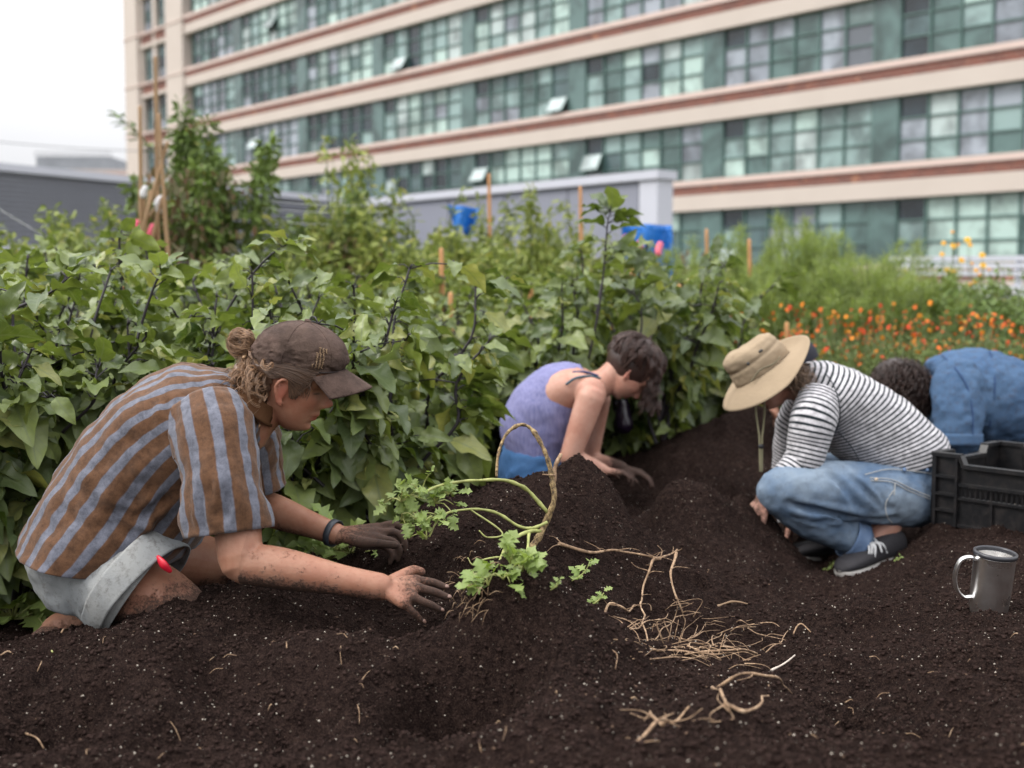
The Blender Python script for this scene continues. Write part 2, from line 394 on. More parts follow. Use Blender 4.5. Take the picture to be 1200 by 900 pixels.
M_crumb = simple('soil_crumb', (.026, .0162, .0138), 1.0, .04, var=.9, scale=90)
M_perl = simple('perlite', (.42, .37, .31), .9, .2, var=.45, scale=60)
M_bark = simple('bark_bits', (.12, .075, .05), .9, .2, var=.4, scale=60)
tag(scatter('soil_crumbs', 95000, M_crumb, (.0010, .0062), 1), 'dark crumbs of loose soil strewn over the heaps', 'soil', kind='stuff')
tag(scatter('perlite_specks', 9000, M_perl, (.0005, .0027), 2, yr=(1.25, 4.6), pw=1.3), 'tiny pale specks of perlite in the dark soil', 'perlite', kind='stuff')
tag(scatter('bark_bits', 2600, M_bark, (.0009, .0042), 5, yr=(1.25, 4.6), pw=1.3, flat=.4), 'small brown bits of bark mixed into the soil', 'bark', kind='stuff')

# ================================================================== the big building
BD = np.array([-.6585, .7526, 0]); BN = np.array([-.7526, -.6585, 0])        # along the facade (to the left), outward normal
B0 = np.array([7.5, 52.6, 0]); FH = 3.74; MODW = 8.25 / 7
def bp(t, out, z): p = B0 + BD * t + BN * out; return (p[0], p[1], z)
Zup = (0, 0, 1)
def bbox(mb, t0, t1, z0, z1, o0, o1, mat=0, attr=None):
    mb.box(bp((t0+t1)/2, (o0+o1)/2, (z0+z1)/2), ((t1-t0)/2, abs(o1-o0)/2, (z1-z0)/2), (BD, BN, Zup), mat, attr)
HEAD0 = EYE + 3.34
T_L, T_R = 57.3, -33.0
def beige_mat():
    k = NT('cream_concrete'); P = k.coord(); n = k.noise(P, .6, 5); n2 = k.noise(P, 6, 4)
    c = k.mix(n, (.48, .415, .365), (.58, .51, .455)); c = k.mix(k.math('MULTIPLY', n2, .35), c, (.52, .45, .40))
    k.set(Base_Color=c, Roughness=.85); return k.m
def brick_mat():
    k = NT('red_brick'); at = k.sep(k.attr('info'))
    P = k.coord(); m = k.n('ShaderNodeMapping', Vector=P, Rotation=(0, 0, -math.atan2(BD[1], BD[0])))
    s = k.sep(m.outputs[0]); cb = k.n('ShaderNodeCombineXYZ', X=s[0], Y=s[2])
    b = k.n('ShaderNodeTexBrick', Vector=cb.outputs[0], Color1=(.21, .07, .05, 1), Color2=(.13, .05, .042, 1), Mortar=(.30, .20, .16, 1), Scale=1.0)
    b.inputs['Brick Width'].default_value = .45; b.inputs['Row Height'].default_value = .14; b.inputs['Mortar Size'].default_value = .012
    n = k.noise(P, 1.6, 3); c = k.mix(k.ramp(n, [(.64, 0.0), (.68, 1.0)]), b.outputs['Color'], (.34, .16, .10))
    k.set(Base_Color=c, Roughness=.9); return k.m
M_beige = beige_mat(); M_brick = brick_mat()
M_sill = simple('pale_sill', (.60, .47, .42), .8, var=.06, scale=2)
M_mull = simple('green_metal', (.085, .155, .14), .5, var=.1, scale=3)
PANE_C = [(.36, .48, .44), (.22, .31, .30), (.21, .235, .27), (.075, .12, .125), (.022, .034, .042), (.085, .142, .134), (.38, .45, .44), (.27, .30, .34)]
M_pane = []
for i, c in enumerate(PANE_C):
    k = NT('pane_%d' % i); n = k.noise(k.coord(), .55, 4, .6, .4); k.set(Base_Color=k.mix(k.ramp(n, [(.40, 0.0), (.56, 1.0)]), tuple(x*.55 for x in c), tuple(x*1.2 for x in c)), Roughness=.12)  # noise paints darker and lighter reflection shapes into the glass colour
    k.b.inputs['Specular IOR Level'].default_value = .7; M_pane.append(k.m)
M_mull_i, M_dark_i = len(M_pane), len(M_pane) + 1
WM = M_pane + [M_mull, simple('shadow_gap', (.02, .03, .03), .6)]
bld = empty('apartment_building', bp(10, 0, 0))
tag(bld, 'long cream and red brick building with bands of green framed windows', 'building')
bld_inv = Vector(bp(10, 0, 0))
def bpart(mb, name, mats, parent=bld, smooth=False):
    o = mb.obj(name, mats, None, smooth)
    if parent is bld: o.parent = bld; o.matrix_parent_inverse = Matrix.Translation(-bld_inv)
    else: o.parent = parent
    return o
wall = MB(); bbox(wall, T_R, T_L - .4, -14, HEAD0 + FH*7, -14, -.45, 0)
FLOORS = range(0, 8)
bands = MB(); brk = MB(); sills = MB()
for k in range(-1, 8):
    zb = HEAD0 + FH * k            # window head of floor k = bottom of the cream band above it
    te = 47.2
    bbox(bands, T_R, te, zb, zb + .67, -.6, .14); bbox(brk, T_R, te, zb + .672, zb + 1.055, -.6, .135)
    bbox(sills, T_R, te, zb + 1.062, zb + 1.30, -.6, .20)
    # end bay
    bbox(bands, 49.95, 54.9, zb + .02, zb + .30, -.6, .10); bbox(brk, 50.3, 52.2, zb + .302, zb + .98, -.6, .06); bbox(brk, 52.7, 54.6, zb + .302, zb + .98, -.6, .06)
    bbox(bands, 52.202, 52.698, zb + .302, zb + .98, -.6, .04); bbox(bands, 49.95, 50.298, zb + .302, zb + .98, -.6, .04); bbox(bands, 54.602, 54.9, zb+.302, zb+.98, -.6, .04)
    bbox(sills, 49.95, 54.9, zb + .982, zb + 1.16, -.6, .14)
bbox(bands, 47.202, 49.948, -14, HEAD0 + FH*8, -.6, .30); bbox(bands, 54.902, T_L, -14, HEAD0 + FH*8, -.6, .30)
for k in range(-1, 8): bbox(sills, 47.202, T_L + .1, HEAD0 + FH*k + .99, HEAD0 + FH*k + 1.08, .302, .36)
bpart(wall, 'wall', simple('inner_wall', (.10, .12, .12), .8)); bpart(bands, 'cream_band', M_beige); bpart(brk, 'brick_band', M_brick); bpart(sills, 'sill', M_sill)
br = random.Random(11)
WH = FH - 1.30
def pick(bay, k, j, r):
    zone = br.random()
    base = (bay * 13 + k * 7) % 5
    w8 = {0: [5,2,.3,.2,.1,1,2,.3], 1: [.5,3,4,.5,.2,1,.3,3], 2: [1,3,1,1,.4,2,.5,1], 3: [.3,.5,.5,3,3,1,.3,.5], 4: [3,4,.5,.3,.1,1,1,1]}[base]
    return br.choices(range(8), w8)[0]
for k in range(-1, 7):
    z0 = HEAD0 + FH * (k - 1) + 1.30 if k > -1 else HEAD0 - FH + 1.30 - FH; z1 = z0 + WH
    for bay in range(-5, 7):
        ts = -1.41 - MODW/2 + bay * 8.25
        if ts > 46 or ts < T_R: continue
        if k == -1: continue
        te = min(ts + 8.25, 47.2)
        wbm = MB(); opens = []
        # spandrel strip then six lights
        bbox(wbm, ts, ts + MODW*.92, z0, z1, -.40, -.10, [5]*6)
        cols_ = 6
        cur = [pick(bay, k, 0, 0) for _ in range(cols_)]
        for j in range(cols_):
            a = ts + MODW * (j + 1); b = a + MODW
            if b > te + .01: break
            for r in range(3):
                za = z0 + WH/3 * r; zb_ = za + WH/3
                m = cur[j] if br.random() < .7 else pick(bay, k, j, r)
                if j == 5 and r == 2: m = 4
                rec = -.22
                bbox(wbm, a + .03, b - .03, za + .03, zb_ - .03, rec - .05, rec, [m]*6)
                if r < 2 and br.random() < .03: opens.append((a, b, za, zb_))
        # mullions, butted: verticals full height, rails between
        edges = [ts + MODW*.92 + .03] + [ts + MODW*(j+1) for j in range(1, 7)]
        for e in edges:
            if e < te + .05: bbox(wbm, e - .035, e + .035, z0, z1, -.28, -.12, [M_mull_i]*6)
        for r in range(0, 4):
            zz = z0 + WH/3*r + (.03 if r == 0 else (-.03 if r == 3 else 0))
            for e0, e1 in zip(edges[:-1], edges[1:]):
                if e1 < te + .05: bbox(wbm, e0 + .036, e1 - .036, zz - .028, zz + .028, -.27, -.14, [M_mull_i]*6)
        wo = bpart(wbm, 'window', WM)
        for (a, b, za, zb_) in opens:
            s = MB(); ang = R(br.uniform(22, 34)); hh = (zb_ - za) - .06
            out = np.array(BN); dn = np.array((0, 0, -1.0))
            d = dn * math.cos(ang) + out * math.sin(ang); nrm = np.cross(BD, d)
            c = np.array(bp((a+b)/2, -.08, zb_ - .03)) + d * hh/2
            s.box(c, ((b-a)/2 - .05, hh/2, .02), (BD, d, nrm), [6]*6)
            for sgn in (-1, 1): s.box(c + BD * sgn * ((b-a)/2 - .02), (.028, hh/2, .03), (BD, d, nrm), [M_mull_i]*6)
            s.box(c + d*(hh/2 + .02), ((b-a)/2, .02, .03), (BD, d, nrm), [M_mull_i]*6)
            g = MB(); bbox(g, a+.04, b-.04, za+.04, zb_-.04, -.215, -.212, [M_dark_i]*6)  # thin dark sheet over the pane, painted shade behind the open sash
            oo = s.obj('open_sash', WM, None, False); oo.parent = wo
            oo.matrix_parent_inverse = Matrix.Translation(-bld_inv)
            oo.matrix_parent_inverse = Matrix.Identity(4)
            bpart(g, 'opening_shade', WM, wo)
    # paired windows in the end bay
    for (a, b) in ((50.35, 52.2), (52.7, 54.55)):
        e = MB(); zt = HEAD0 + FH*k; zb0 = zt - FH + 1.16
        for i in range(2):
            for r in range(3):
                aa = a + (b-a)/2*i; za = zb0 + (zt-zb0)/3*r
                bbox(e, aa+.05, aa+(b-a)/2-.05, za+.05, za+(zt-zb0)/3-.05, -.3, -.25, [br.choice([3,3,4,2,1])]*6)
        bbox(e, a-.02, b+.02, zb0, zt, -.4, -.305, [M_mull_i]*6)
        bpart(e, 'window', WM)
    px_ = MB(); zt = HEAD0 + FH*k; bbox(px_, 52.202, 52.698, zt - FH + 1.16, zt + .02, -.5, .02); bpart(px_, 'pier', M_beige)
    px_ = MB(); bbox(px_, 49.95, 50.33, zt-FH+1.16, zt+.018, -.5, .02); bpart(px_, 'pier', M_beige); px_ = MB(); bbox(px_, 54.57, 54.9, zt-FH+1.16, zt+.018, -.5, .02); bpart(px_, 'pier', M_beige)

# ================================================================== rooftop structures
M_panel = simple('grey_panel', (.23, .24, .29), .55, var=.05, scale=1.5)
M_panel_l = simple('pale_coping', (.50, .51, .57), .5, var=.05, scale=2)
# grey clad bulkhead parallel to the building
g0 = W(772, 200, 19.6); g1 = g0 + Vector(BD) * 14
bh = empty('rooftop_bulkhead', (g0.x, g0.y, 0)); tag(bh, 'low grey panelled rooftop bulkhead in front of the brick building', 'bulkhead')
inv = Matrix.Translation(-Vector((g0.x, g0.y, 0)))
def gpart(mb, name, m, par, iv):
    o = mb.obj(name, m, None, False); o.parent = par; o.matrix_parent_inverse = iv; return o
GP = np.array((g0.x, g0.y, 0)); zt = g0.z
def gp(t, o, z): p = GP + BD*t + BN*o; return (p[0], p[1], z)
mb = MB()
L = 14.0; nP = 8
for i in range(nP):
    a = .45 + i*(L-.45)/nP; b = a + (L-.45)/nP - .03
    mb.box(gp((a+b)/2, -.15, (zt-.15)/2), ((b-a)/2, .15, (zt-.15)/2), (BD, BN, Zup))
gpart(mb, 'panel', M_panel, bh, inv)
mb = MB(); mb.box(gp(L/2, -.25, (zt-.2)/2), (L/2 - .05, .08, (zt-.2)/2), (BD, BN, Zup)); gpart(mb, 'core', M_panel, bh, inv)
mb = MB(); mb.box(gp(L/2, -.16, zt-.06), (L/2+.05, .24, .07), (BD, BN, Zup)); gpart(mb, 'coping', M_panel_l, bh, inv)
mb = MB(); mb.box(gp(.2, -.16, (zt-.14)/2), (.2, .19, (zt-.14)/2), (BD, BN, Zup)); gpart(mb, 'corner_post', M_panel_l, bh, inv)
# louvred screen at the left
s0 = W(-60, 190, 18.0); SDv = np.array((.519, .855, 0)); SN = np.array((.855, -.519, 0))
ls = empty('louvred_screen', (s0.x, s0.y, 0)); tag(ls, 'dark grey louvred rooftop screen with horizontal slats at the far left', 'screen')
inv = Matrix.Translation(-Vector((s0.x, s0.y, 0))); SP = np.array((s0.x, s0.y, 0))
def sp(t, o, z): p = SP + SDv*t + SN*o; return (p[0], p[1], z)
top = s0.z; SL = 13.0
M_louv = simple('louvre', (.30, .31, .36), .5, metal=.0, var=.08, scale=2)
M_louv_d = simple('louvre_back', (.035, .037, .045), .7)
mb = MB(); n = 15; pitch = 1.15 / n
for i in range(n):
    z = top - .1 - i*pitch
    ax2 = np.array((0, 0, 1))*.97 + SN*.25; ax3 = np.cross(SDv, ax2)
    mb.box(sp(SL/2, .02, z), (SL/2, pitch*.27, .012), (SDv, ax2, ax3))
gpart(mb, 'slats', M_louv, ls, inv)
mb = MB(); mb.box(sp(SL/2, -.12, top-.65), (SL/2, .04, .62), (SDv, SN, Zup)); gpart(mb, 'backing', M_louv_d, ls, inv)
mb = MB(); mb.box(sp(SL/2, .0, top), (SL/2+.05, .1, .06), (SDv, SN, Zup)); mb.box(sp(SL/2, .02, top-1.29), (SL/2+.05, .12, .07), (SDv, SN, Zup)); gpart(mb, 'rail', M_panel_l, ls, inv)
mb = MB(); mb.box(sp(SL/2, -.05, (top-1.37)/2), (SL/2, .08, (top-1.37)/2), (SDv, SN, Zup)); gpart(mb, 'base_wall', M_panel, ls, inv)
# distant building with a parapet
c = W(103, 205, 300.0); mb = MB()
mb.box((c.x, c.y, c.z/2 + .0), (17.5, 14, c.z/2 + .0)); mb.box((c.x - 30, c.y, c.z/2 - 2), (60, 12, c.z/2 - 2)) if False else None
db = mb.obj('distant_building', simple('hazy_stone', (.48, .42, .40), .9, var=.1, scale=.1), None, False)
tag(db, 'distant pale block with a railed roof beyond the louvred screen', 'building')
mb = MB(); mb.box((c.x - 1, c.y, c.z + 1.9), (9.0, 7, 1.9)); 
o = mb.obj('roof_structure', simple('hazy_grey', (.22, .24, .26), .9, var=.3, scale=.4), db, False)
mb = MB()
for i in range(14): mb.box((c.x - 10 + i*1.4, c.y - 7.1, c.z + 4.2), (.12, .12, .5))
mb.box((c.x - 1, c.y - 7.1, c.z + 4.75), (9.2, .12, .1)); mb.obj('railing', simple('rail_grey', (.3, .31, .33), .8), db, False)
c2 = W(150, 214, 260.0); mb = MB(); mb.box((c2.x, c2.y, c2.z/2), (9, 10, c2.z/2)); mb.box((c2.x + 2, c2.y, c2.z + .8), (5, 6, .8))
tag(mb.obj('brown_building', simple('hazy_brick', (.42, .32, .28), .9, var=.1, scale=.2), None, False), 'small distant tan building behind the bamboo stakes', 'building')
# white slatted rail fence at the right
f0 = W(1040, 300, 12.4); f1 = W(1330, 297, 12.0)
fe = empty('slatted_fence', (f0.x, f0.y, 0)); tag(fe, 'low pale slatted metal fence behind the bushes at the right', 'fence'); inv = Matrix.Translation(-Vector((f0.x, f0.y, 0)))
fd = np.array(f1 - f0); fd[2] = 0; fl = np.linalg.norm(fd); fd /= fl; fn_ = np.array((fd[1], -fd[0], 0))
M_rail = simple('white_rail', (.62, .63, .70), .5, var=.05)
for i, zz in enumerate((0, .075, .15, .30, .375, .60, .75)):
    mb = MB(); mb.box(np.array(f0) + fd*fl/2 - np.array((0, 0, zz + .03)), (fl/2, .02, .026), (fd, fn_, Zup)); gpart(mb, 'rail', M_rail, fe, inv)
for t in (.25, 1.3, 2.4):
    mb = MB(); p = np.array(f0) + fd*t + fn_*(-.05); mb.box((p[0], p[1], f0.z/2), (.035, .025, f0.z/2), (fd, fn_, Zup)); gpart(mb, 'post', M_rail, fe, inv)
# blue tarpaulins
M_tarp = simple('blue_tarp', (.006, .14, .50), .55, var=.25, scale=6, bump=.02)
def tarp(name, pts, Y, label, wob=.06, th=.01):
    n = 14; P = [W(px, py, Y) for px, py in pts]; a, b, c, d = (np.array(p) for p in P)
    V = []; rg = np.random.RandomState(3)
    for i in range(n+1):
        for j in range(n+1):
            s, t = i/n, j/n; p = (a*(1-s)+b*s)*(1-t) + (d*(1-s)+c*s)*t
            p = p + np.array((0, 1, 0)) * wob * math.sin(s*9 + t*2) + np.array((0, 0, 1)) * wob * .5 * math.sin(s*7) * t; V.append(p)
    F = [(i*(n+1)+j, (i+1)*(n+1)+j, (i+1)*(n+1)+j+1, i*(n+1)+j+1) for i in range(n) for j in range(n)]
    mb = MB(); mb.add(V, F); o = mb.obj(name, M_tarp); m = o.modifiers.new('s', 'SOLIDIFY'); m.thickness = th; return tag(o, label, 'tarpaulin')
tarp('blue_tarpaulin', [(728, 262), (788, 264), (790, 345), (734, 338)], 9.0, 'blue tarpaulin hanging below the corner of the grey bulkhead')
tarp('blue_tarpaulin', [(524, 240), (562, 244), (556, 276), (534, 272)], 9.9, 'smaller torn blue tarpaulin among the tall bushes at the centre')
# overhead wire
def wire(name, a, b, sag, r, label, cat='wire', n=24, mat=None):
    P = [np.array(a)*(1-t) + np.array(b)*t - np.array((0, 0, sag*4*t*(1-t))) for t in np.linspace(0, 1, n)]
    mb = MB(); v, f, at = tube(P, [r]*n, 6, 1, caps=False); mb.add(v, f, 0, at); return tag(mb.obj(name, mat or simple('wire_grey', (.25, .25, .27), .6)), label, cat)
wire('overhead_wire', W(-60, 160, 30), W(240, 178, 34), .1, .012, 'thin wire crossing the pale sky at the upper left')
# ================================================================== people
def local_frame(c, fwd, up):
    f = np.array(fwd, float); f /= np.linalg.norm(f); u = np.array(up, float); u -= f * np.dot(u, f); u /= np.linalg.norm(u)
    return np.array(c, float), f, np.cross(u, f), u          # origin, x forward, y left, z up
HEAD_T = np.array([  # z, front, back, half width
 (-.084,.030,.012,.010),(-.080,.046,.004,.022),(-.072,.058,-.006,.033),(-.062,.064,-.020,.042),(-.050,.067,-.034,.050),(-.038,.070,-.048,.056),
 (-.020,.074,-.060,.061),(0,.076,-.072,.066),(.022,.074,-.084,.070),(.036,.083,-.090,.072),(.055,.088,-.094,.074),(.078,.083,-.090,.072),
 (.098,.068,-.078,.064),(.114,.048,-.058,.050),(.125,.024,-.034,.032),(.130,.004,-.014,.012)])
def head_shell(fr, s=1.0, nz=110, nt=140):
    o, X, Y, Z = fr; z = np.linspace(HEAD_T[0, 0], HEAD_T[-1, 0], nz)
    F = np.interp(z, HEAD_T[:, 0], HEAD_T[:, 1]); B = np.interp(z, HEAD_T[:, 0], HEAD_T[:, 2]); Wd = np.interp(z, HEAD_T[:, 0], HEAD_T[:, 3])
    for a in (F, B, Wd):
        for _ in range(3): a[1:-1] = (a[:-2] + 2*a[1:-1] + a[2:]) / 4
    th = np.arange(nt) / nt * 2 * math.pi; c = np.cos(th); sn = np.sin(th)
    mid = (F + B) / 2
    x = mid[:, None] + ((F - B) / 2)[:, None] * (np.sign(c) * np.abs(c) ** .9)[None, :]
    y = Wd[:, None] * (np.sign(sn) * np.abs(sn) ** .92)[None, :]; zz = np.repeat(z[:, None], nt, 1)
    front = np.clip((c[None, :] + .15) / .5, 0, 1)
    g = lambda y0, wy, z0, wz: np.exp(-((np.abs(y) - y0) / wy) ** 2 - ((zz - z0) / wz) ** 2)
    nose = np.interp(zz, [-.020,-.016,-.011,-.004,.002,.008,.018,.028,.036], [0,.006,.017,.0255,.0255,.020,.012,.006,0])
    nw = np.interp(zz, [-.02, 0, .03], [.0125, .0095, .007])
    x = x + front * (nose * np.exp(-(y / nw) ** 2) + .008*g(.011, .006, -.010, .007)
        + .009*g(0, .020, -.032, .006) + .008*g(0, .017, -.0435, .0055) - .006*g(0, .022, -.0385, .0022) - .003*g(0, .02, -.053, .005)
        + .009*g(0, .018, -.068, .010) - .013*g(.031, .013, .024, .010) + .0065*g(.031, .010, .022, .0075) + .004*g(.028, .018, .040, .007)
        + .004*g(.042, .018, -.004, .016) + .003*g(0, .012, -.022, .006))
    y = y * (1 - .05*np.exp(-((zz - .045)/.02)**2) * (c[None, :] > 0))
    V = o + s * (x[..., None] * X + y[..., None] * Y + zz[..., None] * Z)
    V = V.reshape(-1, 3); Fc = [(i*nt+j, i*nt+(j+1) % nt, (i+1)*nt+(j+1) % nt, (i+1)*nt+j) for i in range(nz-1) for j in range(nt)]
    n = len(V); V = np.vstack([V, [o + s*(np.array((.02,0,0))@np.array((X,Y,Z)) + -.085*Z), o + s*.131*Z]])
    Fc += [(n, (j+1) % nt, j) for j in range(nt)] + [(n+1, (nz-1)*nt + j, (nz-1)*nt + (j+1) % nt) for j in range(nt)]
    return V, Fc
def L(fr, p, s=1.0):
    o, X, Y, Z = fr; p = np.asarray(p, float); return o + s * (p[..., 0:1]*X + p[..., 1:2]*Y + p[..., 2:3]*Z)
def to_local(fr, V):
    o, X, Y, Z = fr; d = V - o; return np.stack([d@X, d@Y, d@Z], 1)
def ear(mb, fr, side, s=1.0):
    y = .068 * side
    pts = [(.006,y,-.026),(-.001,y+.004*side,-.022),(-.010,y+.010*side,-.004),(-.014,y+.013*side,.014),(-.008,y+.012*side,.028),(.003,y+.008*side,.031),(.010,y+.003*side,.022),(.008,y,.010)]
    v, f, _ = tube([L(fr, p, s) for p in pts], [.0042,.0045,.0042,.004,.004,.0038,.0034,.003], 10, 4); mb.add(v, f)
    v, f = ellipsoid(L(fr, (-.003, y+.002*side, .004), s), (fr[1]*.011*s, (fr[2]+fr[1]*-.25*side)*.0035*s, fr[3]*.026*s), 10, 14); mb.add(v, f)
    v, f = ellipsoid(L(fr, (.003, y+.003*side, -.020), s), (fr[1]*.006*s, fr[2]*.004*s, fr[3]*.008*s), 8, 10); mb.add(v, f)
def limb(mb, P, r, hint=None, flat=1.0, nseg=22, sub=6): v, f, _ = tube(P, r, nseg, sub, hint, flat); mb.add(v, f)
def hand(mb, wrist, knuckles, fingers, thumb, r=.0078, palm=.011):
    w_ = Vector(wrist)
    for k, fg in zip(knuckles, fingers):
        k = Vector(k); b = w_.lerp(k, .18)
        limb(mb, [b, w_.lerp(k, .6), k], [palm*1.25, palm*1.1, palm*.95], nseg=12, sub=3)
    for a, b in zip(knuckles[:-1], knuckles[1:]):
        limb(mb, [Vector(a).lerp(w_, .12), Vector(b).lerp(w_, .12)], [palm*.85]*2, nseg=12, sub=2)
        limb(mb, [Vector(a).lerp(w_, .5), Vector(b).lerp(w_, .5)], [palm*.95]*2, nseg=12, sub=2)
    rr = [1.02, 1.04, 1.0, .86]
    for i, (k, fg) in enumerate(zip(knuckles, fingers)):
        pts = [k] + list(fg); q = r * rr[i]
        limb(mb, pts, ([q*1.15, q*1.02, q*1.0, q*.82, q*.74][:len(pts)]), nseg=12, sub=5)
    limb(mb, [w_.lerp(Vector(thumb[0]), .35)] + list(thumb), [palm*1.15, palm*1.1, r*1.25, r*1.1, r*.9][:len(thumb)+1], nseg=12, sub=5)

def skin_mat(name, base, dark, rough=.5):
    k = NT(name); P = k.coord(); at = k.sep(k.attr('paint'))      # x: redness (lips, ears), y: soil, z: dark (brows, lashes)
    n = k.noise(P, 14, 6, .7); c = k.mix(k.ramp(n, [(.35, 0.0), (.65, 1.0)]), base, (base[0]*.80, base[1]*.66, base[2]*.62))
    c = k.mix(at[0], c, (base[0]*.82, base[1]*.42, base[2]*.42)); c = k.mix(at[2], c, (.035, .02, .014))
    n1 = k.noise(P, 34, 6, .75, .3); n2 = k.noise(P, 170, 4, .8)
    sm = k.math('ADD', k.math('MULTIPLY', n1, .60), k.math('MULTIPLY', n2, .55))
    thr = k.math('SUBTRACT', 1.06, k.math('MULTIPLY', at[1], .95))
    d = k.math('MULTIPLY', k.math('SUBTRACT', sm, thr), 7.0, clamp=True)
    film = k.math('MULTIPLY', k.math('SUBTRACT', at[1], .30), 1.1, clamp=True)
    c = k.mix(k.math('MULTIPLY', film, k.math('ADD', .45, n1), clamp=True), c, (.026, .0155, .0120)); c = k.mix(k.math('MULTIPLY', d, k.math('ADD', .45, k.math('MULTIPLY', n2, .75)), clamp=True), c, k.mix(k.ramp(n1, [(.4, 0.0), (.65, 1.0)]), dark, (.050, .030, .022)))
    k.set(Base_Color=c, Roughness=k.math('ADD', k.math('MULTIPLY', d, .35), rough))
    k.b.inputs['Specular IOR Level'].default_value = .35
    k.b.inputs['Subsurface Weight'].default_value = .06; k.b.inputs['Subsurface Scale'].default_value = .01
    h = k.math('ADD', k.math('MULTIPLY', n2, .5), k.math('MULTIPLY', d, 1.5)); k.bump(h, .0012, .8)
    return k.m
M_skin = skin_mat('skin_tan', (.385, .200, .130), (.018, .013, .011))
M_skin2 = skin_mat('skin_fair', (.50, .285, .215), (.020, .013, .011))
M_nail = simple('nail', (.22, .13, .10), .4)

def face_paint(fr, V, s=1.0):
    l = to_local(fr, V) / s; x, y, z = l.T; ay = np.abs(y); near = (x > .02)
    lips = np.exp(-(y/.020)**4 - ((z+.038)/.0085)**4) * (x > .06)
    brow = np.exp(-((ay-.032)/.017)**4 - ((z - .040 + (ay-.02)*.1)/.0038)**2) * near
    lash = np.exp(-((ay-.031)/.013)**4 - ((z - .0165 + .0*ay)/.0016)**2) * near
    earr = np.exp(-((ay-.074)/.012)**2 - ((x)/.02)**2 - (z/.03)**2)
    chk = .30*np.exp(-((ay-.040)/.02)**2 - ((z+.002)/.018)**2) * near + .5*np.exp(-(y/.016)**2 - ((z-.0)/.012)**2)*(x>.085)
    ins = (np.abs(x) < .15) & (ay < .12) & (np.abs(z) < .14)
    return np.clip(lips + .75*earr + chk, 0, 1)*ins, np.clip(brow*.75 + lash*.9, 0, 1)*ins

def finish_body(mb, voxel, name, fr, s, mat, soil_fn=None, smooth=2):
    me = remesh(mb, voxel, smooth); V = vco(me); red, drk = face_paint(fr, V, s)
    soil = soil_fn(V) if soil_fn else np.zeros(len(V))
    put(me, 'paint', np.stack([red, soil, drk], 1)); return mobj(name, me, mat)

# ------------------------------------------------------------------ hair
def hair_mat(name, a, b):
    k = NT(name); at = k.sep(k.attr('info')); n = k.noise(k.coord(), 60, 3)
    f = k.math('ADD', k.math('MULTIPLY', at[0], .7), k.math('MULTIPLY', n, .4), clamp=True)
    k.set(Base_Color=k.mix(f, a, b), Roughness=.38); k.b.inputs['Specular IOR Level'].default_value = .5; return k.m
def strands(mb, paths, r0=.0009, seed=0, taper=.35, sides=4):
    rg = random.Random(seed)
    for P in paths:
        P = cr(np.array(P, float), 4); n = len(P); r = [r0 * (1 - (1-taper) * i/(n-1)) for i in range(n)]
        T, A, B = frames(P); rr = np.array(r)
        v, f, at = ring_loft(P, A*rr[:, None], B*rr[:, None], sides, 1); mb.add(v, f, 0, np.tile([rg.random(), 0, 0], (len(v), 1)))
def curly(a, b, n, amp, rg, wl=.02, droop=0.0):
    a, b = np.array(a, float), np.array(b, float); d = b - a; Lh = np.linalg.norm(d); d = d / (Lh + 1e-9)
    h = np.cross(d, rg_vec(rg)); h /= np.linalg.norm(h); k = np.cross(d, h); ph = rg.random()*6.28; out = []
    for i in range(n):
        t = i/(n-1); an = ph + t*Lh/wl*6.28; e = amp*(.3 + .7*t)
        out.append(a + d*Lh*t + h*math.cos(an)*e + k*math.sin(an)*e - np.array((0, 0, droop*t*t)))
    return out
def locks(paths_in, rg, n=12, spread=.004, end=.5):
    """each guide path becomes a lock of strands that run side by side"""
    out = []
    for P in paths_in:
        P = np.array(P, float)
        for _ in range(n):
            o = rg_vec(rg)*spread; q = rg_vec(rg)*spread*.5; k = np.linspace(0, 1, len(P))[:, None]; out.append(P + o*(1 - (1-end)*k) + q*np.sin(k*5 + rg.random()*6))
    return out
def rg_vec(rg): return np.array((rg.uniform(-1, 1), rg.uniform(-1, 1), rg.uniform(-1, 1)))

# ------------------------------------------------------------------ cloth
def fold(me_v, n, amp, scale, seed, dirv=None, stretch=3.0):
    """long creases: ridged noise stretched along dirv"""
    P = me_v.copy()
    if dirv is not None:
        d = np.array(dirv, float); d /= np.linalg.norm(d); P = P - np.outer(P@d, d) * (1 - 1/stretch)
    q = fbm(P * scale, 2, seed); w_ = vnoise(me_v * scale * .35, seed + 5)
    rdg = 1 - np.abs(q) * 1.6; return me_v + n * (amp * rdg * (.55 + .45*w_))[:, None]
def grid_normals(me): return vno(me)
def shirt_loft(mb, rings, nseg=72, sub=10, period_r=.16, sec=0.0, mat=0, flipn=False, wY=None):
    """rings: (back px, front px, Y centre, half width). Lofted tube of cloth; info = (angle*radius, length, section id)"""
    C, A, B = [], [], []
    for (b, f, Yc, hw) in rings:
        pb, pf = W(b[0], b[1], Yc), W(f[0], f[1], Yc); c = (pb + pf)/2; a = (pb - pf)/2
        C.append(c); A.append(a); B.append((0, hw, 0))
    v, f, at = ring_loft(C, A, B, nseg, sub, .92, seam=True)
    at = np.stack([at[:, 0]*2*math.pi*period_r, at[:, 1], np.full(len(at), sec)], 1); mb.add(v, f, mat, at)
